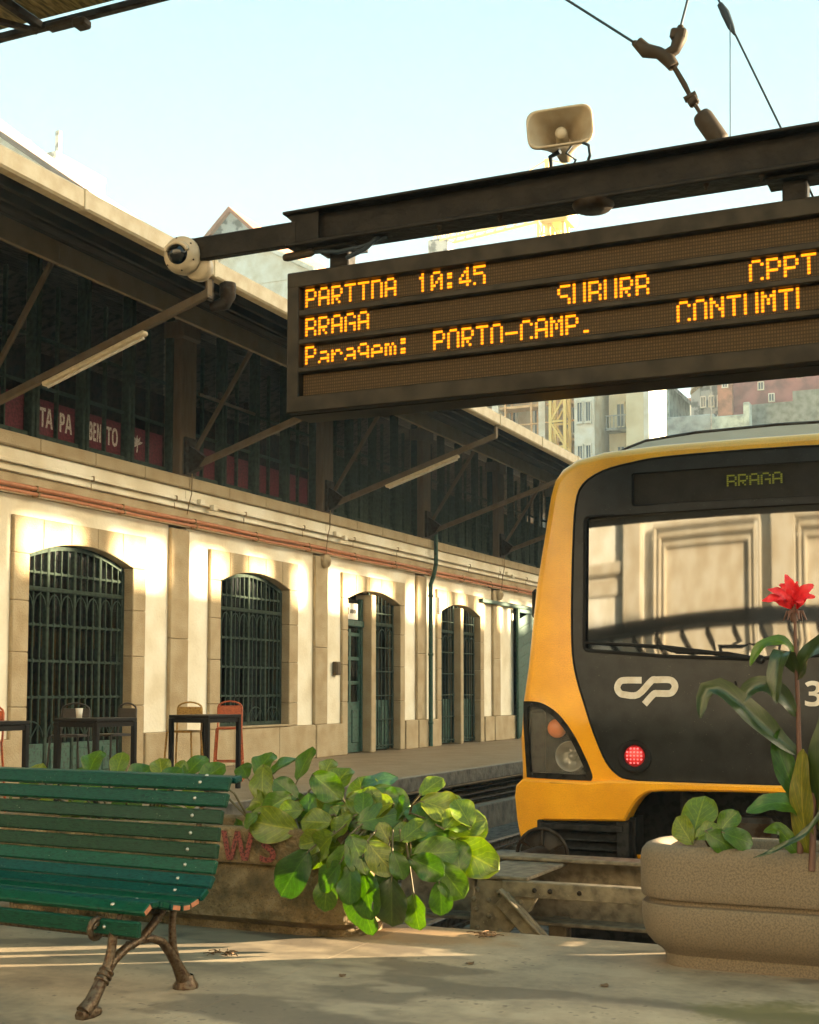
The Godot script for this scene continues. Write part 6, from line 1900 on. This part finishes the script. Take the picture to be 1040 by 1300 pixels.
func planters():
	var prof := [[0.10, 0.0], [0.095, 0.05, 1], [0.085, 0.062], [0.055, 0.085], [0.025, 0.12], [0.008, 0.165], [0.003, 0.21], [0.004, 0.25], [0.009, 0.262, 1], [0.034, 0.266, 1], [0.034, 0.286, 1], [0.008, 0.289, 1], [0.001, 0.30], [0.0, 0.34], [0.0, 0.44], [0.006, 0.475], [0.025, 0.5], [0.045, 0.507], [0.07, 0.507], [0.085, 0.495], [0.09, 0.45], [0.1, 0.38]]
	var o := thing("stone_planter", "clean tan concrete planter with the red flowering canna at the right", "planter", Vector3(-0.48, 0, -5.78))
	planter_shape(o, -0.48, -5.78, 1.0, 0.27, prof, M.planter, "trough")
	soil(o, -0.48, -5.78, 0.85, 0.17, 0.445)
	var p2 := [[0.06, 0.0], [0.06, 0.035, 1], [0.0, 0.07, 1], [0.004, 0.12], [0.02, 0.22], [0.035, 0.29], [0.045, 0.305, 1], [0.05, 0.318, 1], [0.018, 0.326, 1], [0.012, 0.335], [0.008, 0.48], [0.015, 0.495], [0.035, 0.5], [0.06, 0.498], [0.075, 0.485], [0.08, 0.4]]
	o = thing("stone_planter", "dark weathered planter with red paint marks behind the bench", "planter", Vector3(-3.85, 0, -5.83))
	planter_shape(o, -3.87, -5.83, 1.12, 0.28, p2, M.planter_old, "trough")
	soil(o, -3.87, -5.83, 0.98, 0.19, 0.44)
	for k in 2:
		var t := TextMesh.new()
		var fo := SystemFont.new()
		fo.font_names = PackedStringArray(["Droid Sans"]); fo.font_weight = 700
		t.font = fo; t.text = "WS"[k]; t.font_size = 64; t.pixel_size = 0.0033; t.depth = 0.002
		var n := put(t, "painted_letter", M.red_paint, o)
		n.position = Vector3(-3.41 + k * 0.17, 0.405, -5.5525) - o.position
		n.scale = Vector3(0.95, 0.9, 1)

# ---------------------------------------------------------------- plants
func leaf_mesh(seed: int, kind: int) -> ArrayMesh:
	# kind 0: broad rounded leaf; unit length along +Y, face towards +Z
	var r := RandomNumberGenerator.new()
	r.seed = seed
	var nv := 12; var nu := 10
	var ph := r.randf() * TAU; var curl := r.randf_range(0.02, 0.35); var cup := r.randf_range(-0.15, 0.5); var wav := r.randf_range(0.03, 0.075); var asym := r.randf_range(-0.05, 0.05)
	var wid := r.randf_range(0.33, 0.42)
	var st := SurfaceTool.new()
	st.begin(Mesh.PRIMITIVE_TRIANGLES)
	st.set_smooth_group(0)
	var P := func(i: int, j: int) -> Vector3:
		var v := j / float(nv)
		var u := i / float(nu) * 2.0 - 1.0
		var q := (v - 0.55) / (0.55 if v < 0.55 else 0.45)
		var w := wid * maxf(0.03, sqrt(maxf(0.0, 1.0 - q * q)) * (1.0 if v > 0.55 else lerpf(0.72, 1.0, clampf(v / 0.55, 0, 1))))
		var x := u * w + asym * sin(PI * v)
		var z := cup * x * x * 1.6 - curl * v * v + 0.03 * absf(u) * sin(PI * v) + wav * absf(u) * absf(u) * sin(ph + v * 11.0 + u * 3.0) + 0.012 * sin(v * 38.0 - absf(u) * 7.0) * (1.0 - absf(u))
		return Vector3(x, v, z)
	for j in nv:
		for i in nu:
			var q := [[i, j], [i + 1, j], [i + 1, j + 1], [i, j + 1]]
			for k in [0, 2, 1, 0, 3, 2]:
				st.set_uv(Vector2(q[k][0] / float(nu), 1.0 - q[k][1] / float(nv)))
				st.add_vertex(P.call(q[k][0], q[k][1]))
	st.generate_normals()
	return st.commit()
func bergenia(label: String, root: Vector3, leaves: Array, variants: Array, grp: String):
	var o := thing("bergenia_plant", label, "plant", root, 0.0, grp)
	var stems := mb(o)
	for q in leaves:
		var c := Vector3(q[0], q[1], q[2])
		var L: float = q[3] * rng.randf_range(1.1, 1.38)
		var a := deg_to_rad(q[4] + rng.randf_range(-8, 8))
		var d := Vector3(cos(a), sin(a), 0)
		var outw := (c - root - Vector3(0, 0.05, 0)).normalized()
		var n := (Vector3(0, 0.35, 1.0) + outw * 0.35 + Vector3(rng.randf_range(-0.5, 0.5), rng.randf_range(-0.25, 0.45), rng.randf_range(-0.2, 0.3))).normalized()
		d = (d + n * rng.randf_range(-0.35, 0.1))
		d = (d - n * d.dot(n)).normalized()
		var B := Basis(d.cross(n), d, n) 
		var m := MeshInstance3D.new()
		m.mesh = variants[rng.randi() % variants.size()]
		var hgt: float = q[1]
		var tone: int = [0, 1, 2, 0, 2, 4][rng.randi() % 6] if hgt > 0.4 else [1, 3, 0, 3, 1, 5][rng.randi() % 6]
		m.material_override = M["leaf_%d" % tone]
		m.name = numbered(o, "leaf")
		o.add_child(m, true)
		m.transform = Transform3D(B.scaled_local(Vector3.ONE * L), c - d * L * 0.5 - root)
		var b0 := c - d * L * 0.5
		var r0 := root + Vector3(clampf((c.x - root.x) * 0.35, -0.3, 0.3), rng.randf_range(-0.02, 0.04), rng.randf_range(-0.08, 0.08))
		if r0.distance_to(b0) < 0.9: stems.tube([r0, r0.lerp(b0, 0.5) + Vector3(0, 0.06, 0), b0, b0 + d * L * 0.1], [0.0065, 0.0055, 0.004, 0.002], 6)
	put(stems, "leaf_stalks", M.stem_green, o)
func blade(o, pts: Array, w: float, nrm: Vector3, m, fold := 0.25):
	# long canna leaf along a path
	var st := SurfaceTool.new()
	st.begin(Mesh.PRIMITIVE_TRIANGLES)
	st.set_smooth_group(0)
	var c := Curve3D.new()
	for i in pts.size():
		var t: Vector3 = (pts[mini(i + 1, pts.size() - 1)] - pts[maxi(i - 1, 0)]) / 6.0
		c.add_point(pts[i], -t, t)
	var n := 14; var nu := 6
	var G := []
	for j in n + 1:
		var f := j / float(n)
		var p := c.sample_baked(f * c.get_baked_length(), true)
		var q := c.sample_baked(minf(1.0, f + 0.03) * c.get_baked_length(), true)
		if f > 0.96:
			q = p; p = c.sample_baked((f - 0.04) * c.get_baked_length(), true)
		var d := (q - p).normalized()
		p = c.sample_baked(f * c.get_baked_length(), true)
		var sd := d.cross(nrm).normalized()
		var nn := sd.cross(d)
		var wd := w * (0.1 + 0.9 * pow(sin(PI * pow(f * 0.97 + 0.015, 0.85)), 0.8)) * (1.0 if f < 0.97 else 0.5)
		var row := []
		for i in nu + 1:
			var u := i / float(nu) * 2.0 - 1.0
			row.append(p + sd * u * wd + nn * (fold * wd * absf(u) + 0.006 * sin(f * 17.0 + u * 2.5) * absf(u)))
		G.append(row)
	for j in n:
		for i in nu:
			var q := [[i, j], [i + 1, j], [i + 1, j + 1], [i, j + 1]]
			for k in [0, 2, 1, 0, 3, 2]:
				st.set_uv(Vector2(q[k][0] / float(nu), 1.0 - q[k][1] / float(n)))
				st.add_vertex(o.transform.affine_inverse() * G[q[k][1]][q[k][0]])
	st.generate_normals()
	put(st.commit(), "leaf", m, o)
func plants():
	var vs := []
	for k in 7: vs.append(leaf_mesh(30 + k, 0))
	var right := [[-2.77,0.74,-5.77,0.165,75],[-2.82,0.67,-5.72,0.196,110],[-3.00,0.70,-5.67,0.159,-35],[-3.06,0.60,-5.62,0.120,100],[-2.99,0.54,-5.57,0.163,170],[-2.76,0.52,-5.57,0.111,80],[-2.67,0.44,-5.47,0.133,-15],[-2.94,0.41,-5.52,0.170,-160],[-3.03,0.32,-5.42,0.202,-125],[-2.83,0.32,-5.40,0.150,-130],[-2.65,0.25,-5.40,0.172,-75],[-2.53,0.22,-5.40,0.165,-85],[-2.50,0.38,-5.42,0.112,-60],[-2.43,0.18,-5.44,0.141,-80],[-2.48,0.53,-5.54,0.138,60],[-2.40,0.51,-5.57,0.138,30],[-2.37,0.43,-5.52,0.166,10],[-2.29,0.54,-5.67,0.170,20],[-2.23,0.41,-5.62,0.185,-25],[-2.40,0.62,-5.74,0.142,20],[-2.51,0.70,-5.82,0.126,60],[-2.49,0.62,-5.72,0.130,90],[-2.63,0.61,-5.67,0.118,100],[-2.72,0.59,-5.62,0.111,60],[-2.39,0.37,-5.48,0.136,-20],[-2.30,0.31,-5.54,0.154,-50],[-2.75,0.18,-5.50,0.152,-100],[-2.54,0.51,-5.56,0.109,40],[-2.62,0.50,-5.54,0.103,120],[-2.83,0.61,-5.64,0.144,140],[-2.84,0.53,-5.52,0.123,-140],[-2.97,0.46,-5.50,0.136,-160],[-2.56,0.33,-5.42,0.101,-90],[-2.69,0.36,-5.42,0.102,-110],[-2.34,0.23,-5.52,0.130,-80],[-2.78,0.38,-5.4,0.15,-100],[-2.86,0.24,-5.42,0.15,-95],[-2.72,0.29,-5.38,0.14,-80],[-2.66,0.15,-5.42,0.15,-70],[-2.58,0.42,-5.4,0.14,-40],[-2.9,0.45,-5.45,0.16,-150],[-2.7,0.42,-5.42,0.15,-60]]
	var left := [[-3.22,0.79,-5.87,0.139,80],[-3.48,0.78,-5.92,0.143,80],[-3.41,0.71,-5.77,0.146,-80],[-3.25,0.67,-5.74,0.130,150],[-3.21,0.52,-5.54,0.196,175],[-3.01,0.72,-5.84,0.137,70],[-3.10,0.77,-5.90,0.119,85],[-3.37,0.79,-5.92,0.135,90],[-3.61,0.75,-5.92,0.116,120],[-3.15,0.58,-5.60,0.127,-170],[-3.32,0.54,-5.52,0.082,-150],[-3.25,0.61,-5.64,0.129,-150],[-3.42,0.61,-5.72,0.118,160],[-3.66,0.66,-5.57,0.154,-140],[-3.65,0.73,-5.67,0.141,60]]
	var back := [[-4.39,0.78,-5.72,0.140,90],[-4.23,0.77,-5.72,0.131,80],[-3.97,0.76,-5.72,0.113,110],[-3.79,0.78,-5.74,0.136,70],[-3.85,0.76,-5.72,0.088,150],[-4.11,0.71,-5.72,0.146,60],[-4.54,0.70,-5.72,0.150,100],[-4.80,0.67,-5.72,0.169,80],[-4.82,0.64,-5.62,0.133,60],[-4.61,0.60,-5.62,0.148,120],[-4.36,0.63,-5.62,0.146,40],[-3.85,0.71,-5.62,0.142,60]]
	for L in [[right, -2.62, 0.72, 0.36, 60, -5.66], [left, -3.3, 0.45, 0.25, 34, -5.82], [back, -4.3, 0.6, 0.22, 16, -5.8]]:
		for k in L[4]:   # leaves deeper inside each clump
			var x: float = L[1] + rng.randf_range(-1, 1) * L[2] * 0.55
			var y: float = 0.48 + rng.randf_range(-0.35, 1.0) * L[3] * 0.5 - absf(x - L[1]) * 0.12
			L[0].append([x, y, L[5] + rng.randf_range(-0.16, 0.1), rng.randf_range(0.1, 0.17), rng.randf_range(-40, 220)])
	bergenia("large leaved bergenia spilling over the right end of the weathered planter", Vector3(-2.72, 0.46, -5.72), right, vs, "bergenias in the weathered planter")
	bergenia("bergenia clump at the bench end beside the red paint marks", Vector3(-3.32, 0.46, -5.83), left, vs, "bergenias in the weathered planter")
	bergenia("bergenia half hidden behind the bench back", Vector3(-4.3, 0.46, -5.83), back, vs, "bergenias in the weathered planter")
	var small := [[-1.22,0.63,-5.62,0.16,85],[-1.26,0.57,-5.58,0.11,130],[-1.08,0.61,-5.6,0.09,60],[-1.03,0.56,-5.54,0.1,-10],[-1.1,0.545,-5.52,0.11,-25],[-1.16,0.57,-5.56,0.1,30]]
	bergenia("small leafy plant at the left end of the canna planter", Vector3(-1.12, 0.45, -5.74), small, vs, "")
	# canna
	var o := thing("canna_plant", "tall canna with one red flower in the right planter", "plant", Vector3(-0.78, 0.45, -5.6))
	var Z := -5.55
	var stems := [[Vector3(-0.79, 0.44, Z), Vector3(-0.785, 0.8, Z), Vector3(-0.785, 1.1, Z), Vector3(-0.79, 1.3, Z), Vector3(-0.79, 1.47, Z)], [Vector3(-0.7, 0.44, Z - 0.05), Vector3(-0.7, 0.75, Z), Vector3(-0.69, 1.0, Z), Vector3(-0.68, 1.12, Z)], [Vector3(-0.74, 0.44, Z + 0.04), Vector3(-0.73, 0.7, Z + 0.02), Vector3(-0.74, 0.85, Z)], [Vector3(-0.64, 0.44, Z), Vector3(-0.6, 0.8, Z), Vector3(-0.55, 1.2, Z)]]
	for s in stems:
		var m := mb(o)
		m.tube(s, [0.014, 0.012, 0.009, 0.008, 0.006].slice(0, s.size()), 8)
		put(m, "stem", M.stem_red, o)
	var N := Vector3(0.0, 0.6, 0.8)
	blade(o, [Vector3(-0.79, 0.9, Z), Vector3(-0.87, 0.96, Z + 0.04), Vector3(-1.0, 1.09, Z + 0.08), Vector3(-1.09, 1.16, Z + 0.1), Vector3(-1.14, 1.14, Z + 0.11), Vector3(-1.155, 1.04, Z + 0.12)], 0.05, Vector3(0.35, 0.5, 0.8), M.leaf_5, 0.5)
	blade(o, [Vector3(-0.79, 1.05, Z), Vector3(-0.84, 1.12, Z + 0.03), Vector3(-0.9, 1.17, Z + 0.05), Vector3(-0.97, 1.15, Z + 0.06), Vector3(-1.02, 1.07, Z + 0.07)], 0.04, Vector3(0.2, 0.5, 0.85), M.leaf_5, 0.5)
	blade(o, [Vector3(-0.785, 1.2, Z), Vector3(-0.74, 1.28, Z + 0.04), Vector3(-0.68, 1.33, Z + 0.08), Vector3(-0.58, 1.36, Z + 0.1), Vector3(-0.48, 1.33, Z + 0.12)], 0.055, Vector3(0, 0.7, 0.7), M.leaf_5, 0.3)
	blade(o, [Vector3(-0.785, 1.22, Z), Vector3(-0.82, 1.3, Z + 0.04), Vector3(-0.84, 1.28, Z + 0.08), Vector3(-0.855, 1.18, Z + 0.1), Vector3(-0.85, 1.1, Z + 0.11)], 0.042, Vector3(-0.4, 0.2, 0.9), M.leaf_5, 0.35)
	blade(o, [Vector3(-0.79, 1.3, Z), Vector3(-0.83, 1.345, Z + 0.03), Vector3(-0.89, 1.345, Z + 0.05), Vector3(-0.94, 1.30, Z + 0.06), Vector3(-0.96, 1.25, Z + 0.06)], 0.028, Vector3(0, 0.7, 0.7), M.leaf_0, 0.3)
	blade(o, [Vector3(-0.78, 0.66, Z), Vector3(-0.83, 0.7, Z + 0.05), Vector3(-0.9, 0.7, Z + 0.08), Vector3(-0.98, 0.665, Z + 0.1)], 0.045, Vector3(0, 0.6, 0.8), M.leaf_1, 0.25)
	blade(o, [Vector3(-0.78, 0.7, Z), Vector3(-0.83, 0.82, Z + 0.02), Vector3(-0.86, 0.92, Z + 0.03), Vector3(-0.85, 1.0, Z + 0.03)], 0.05, Vector3(0.5, 0, 0.8), M.leaf_3, 0.2)
	blade(o, [Vector3(-0.76, 0.5, Z), Vector3(-0.77, 0.66, Z + 0.04), Vector3(-0.77, 0.8, Z + 0.05), Vector3(-0.76, 0.92, Z + 0.06)], 0.05, Vector3(-0.3, 0, 0.9), M.leaf_6, 0.2)
	blade(o, [Vector3(-0.72, 0.6, Z), Vector3(-0.7, 0.85, Z + 0.05), Vector3(-0.67, 1.0, Z + 0.06), Vector3(-0.66, 1.16, Z + 0.06)], 0.055, Vector3(-0.5, 0, 0.8), M.leaf_5, 0.3)
	blade(o, [Vector3(-0.68, 0.5, Z), Vector3(-0.64, 0.75, Z + 0.05), Vector3(-0.62, 0.95, Z + 0.06), Vector3(-0.6, 1.1, Z + 0.04)], 0.06, Vector3(-0.2, 0, 0.9), M.leaf_2, 0.3)
	blade(o, [Vector3(-0.8, 0.5, Z), Vector3(-0.85, 0.58, Z + 0.03), Vector3(-0.88, 0.6, Z + 0.05), Vector3(-0.92, 0.585, Z + 0.06)], 0.035, Vector3(0, 0.6, 0.8), M.leaf_0, 0.2)
	blade(o, [Vector3(-0.69, 0.7, Z + 0.08), Vector3(-0.73, 0.62, Z + 0.1), Vector3(-0.82, 0.55, Z + 0.12), Vector3(-0.95, 0.49, Z + 0.13)], 0.014, Vector3(0, 0.6, 0.8), M.leaf_5, 0.3)
	var bud := mb(o)
	bud.tube([Vector3(-0.79, 1.43, Z), Vector3(-0.80, 1.46, Z), Vector3(-0.785, 1.5, Z + 0.01)], [0.012, 0.016, 0.006], 8)
	for k in 6:
		var a := TAU * k / 6.0
		bud.tube([Vector3(-0.79, 1.47, Z), Vector3(-0.79 + 0.03 * cos(a), 1.47, Z + 0.03 * sin(a)), Vector3(-0.79 + 0.045 * cos(a), 1.435, Z + 0.045 * sin(a))], [0.005, 0.007, 0.003], 6)
	put(bud, "calyx", M.stem_red, o)
	var fl := [[-0.125, 0.03, 0.02, 0.022], [-0.1, 0.075, 0.03, 0.02], [-0.03, 0.135, 0.0, 0.022], [0.02, 0.1, 0.04, 0.016], [0.075, 0.085, 0.0, 0.026], [0.085, 0.035, 0.05, 0.02], [-0.06, 0.03, 0.06, 0.018], [0.0, 0.06, 0.06, 0.016], [-0.06, 0.1, -0.03, 0.018], [0.04, 0.01, 0.06, 0.02]]
	for q in fl:
		var b := Vector3(-0.79, 1.485, Z)
		var e := b + Vector3(q[0], q[1], q[2])
		var st: Array = [b, b.lerp(e, 0.45) + Vector3(0, 0.02, 0.012), b.lerp(e, 0.8) + Vector3(0, 0.014, 0.016), e]
		blade_petal(o, st, q[3])
func blade_petal(o, pts, w):
	blade(o, pts, w, Vector3(rng.randf_range(-0.5, 0.5), 0.4, 0.8), M.petal, 0.2)
	o.get_child(o.get_child_count() - 1).name = numbered(o, "petal")

# ---------------------------------------------------------------- litter
func litter():
	for q in [[-3.17, -5.06, "dry twig tuft on the concrete in front of the weathered planter"], [-2.28, -5.95, "dry scraps at the planter foot near the concourse edge"]]:
		var o := thing("twig_tuft", q[2], "litter", Vector3(q[0], 0, q[1]))
		var m := mb(o)
		for k in 22:
			var a := rng.randf() * TAU
			var p := Vector3(q[0] + rng.randf_range(-0.05, 0.05), rng.randf_range(0.004, 0.012), q[1] + rng.randf_range(-0.04, 0.04))
			m.tube([p, p + Vector3(cos(a) * 0.03, 0.006, sin(a) * 0.03), p + Vector3(cos(a) * 0.055, 0.002, sin(a) * 0.05)], 0.0022, 5)
		put(m, "twigs", M.dry_leaf, o)
	var vs := leaf_mesh(99, 0)
	var spots := [[-2.5, -4.9, "small dry leaf on the concrete right of the bench leg"], [-4.0, -4.25, "small dry leaf under the bench at the left edge"], [-2.1, -5.3, "small curled leaf midway between the planters"], [-1.5, -5.15, "tiny dry leaf before the right planter"], [-3.5, -4.75, "pale leaf scrap between bench legs and planter"]]
	for s in spots:
		var o := thing("dry_leaf", s[2], "leaf", Vector3(s[0], 0.006, s[1]))
		var m := put(vs, "blade", M.dry_leaf, o)
		m.transform = Transform3D(Basis(Vector3(0, 1, 0), rng.randf() * TAU) * Basis(Vector3(1, 0, 0), -PI / 2 + 0.1) * Basis.from_scale(Vector3.ONE * rng.randf_range(0.035, 0.055)), Vector3.ZERO)
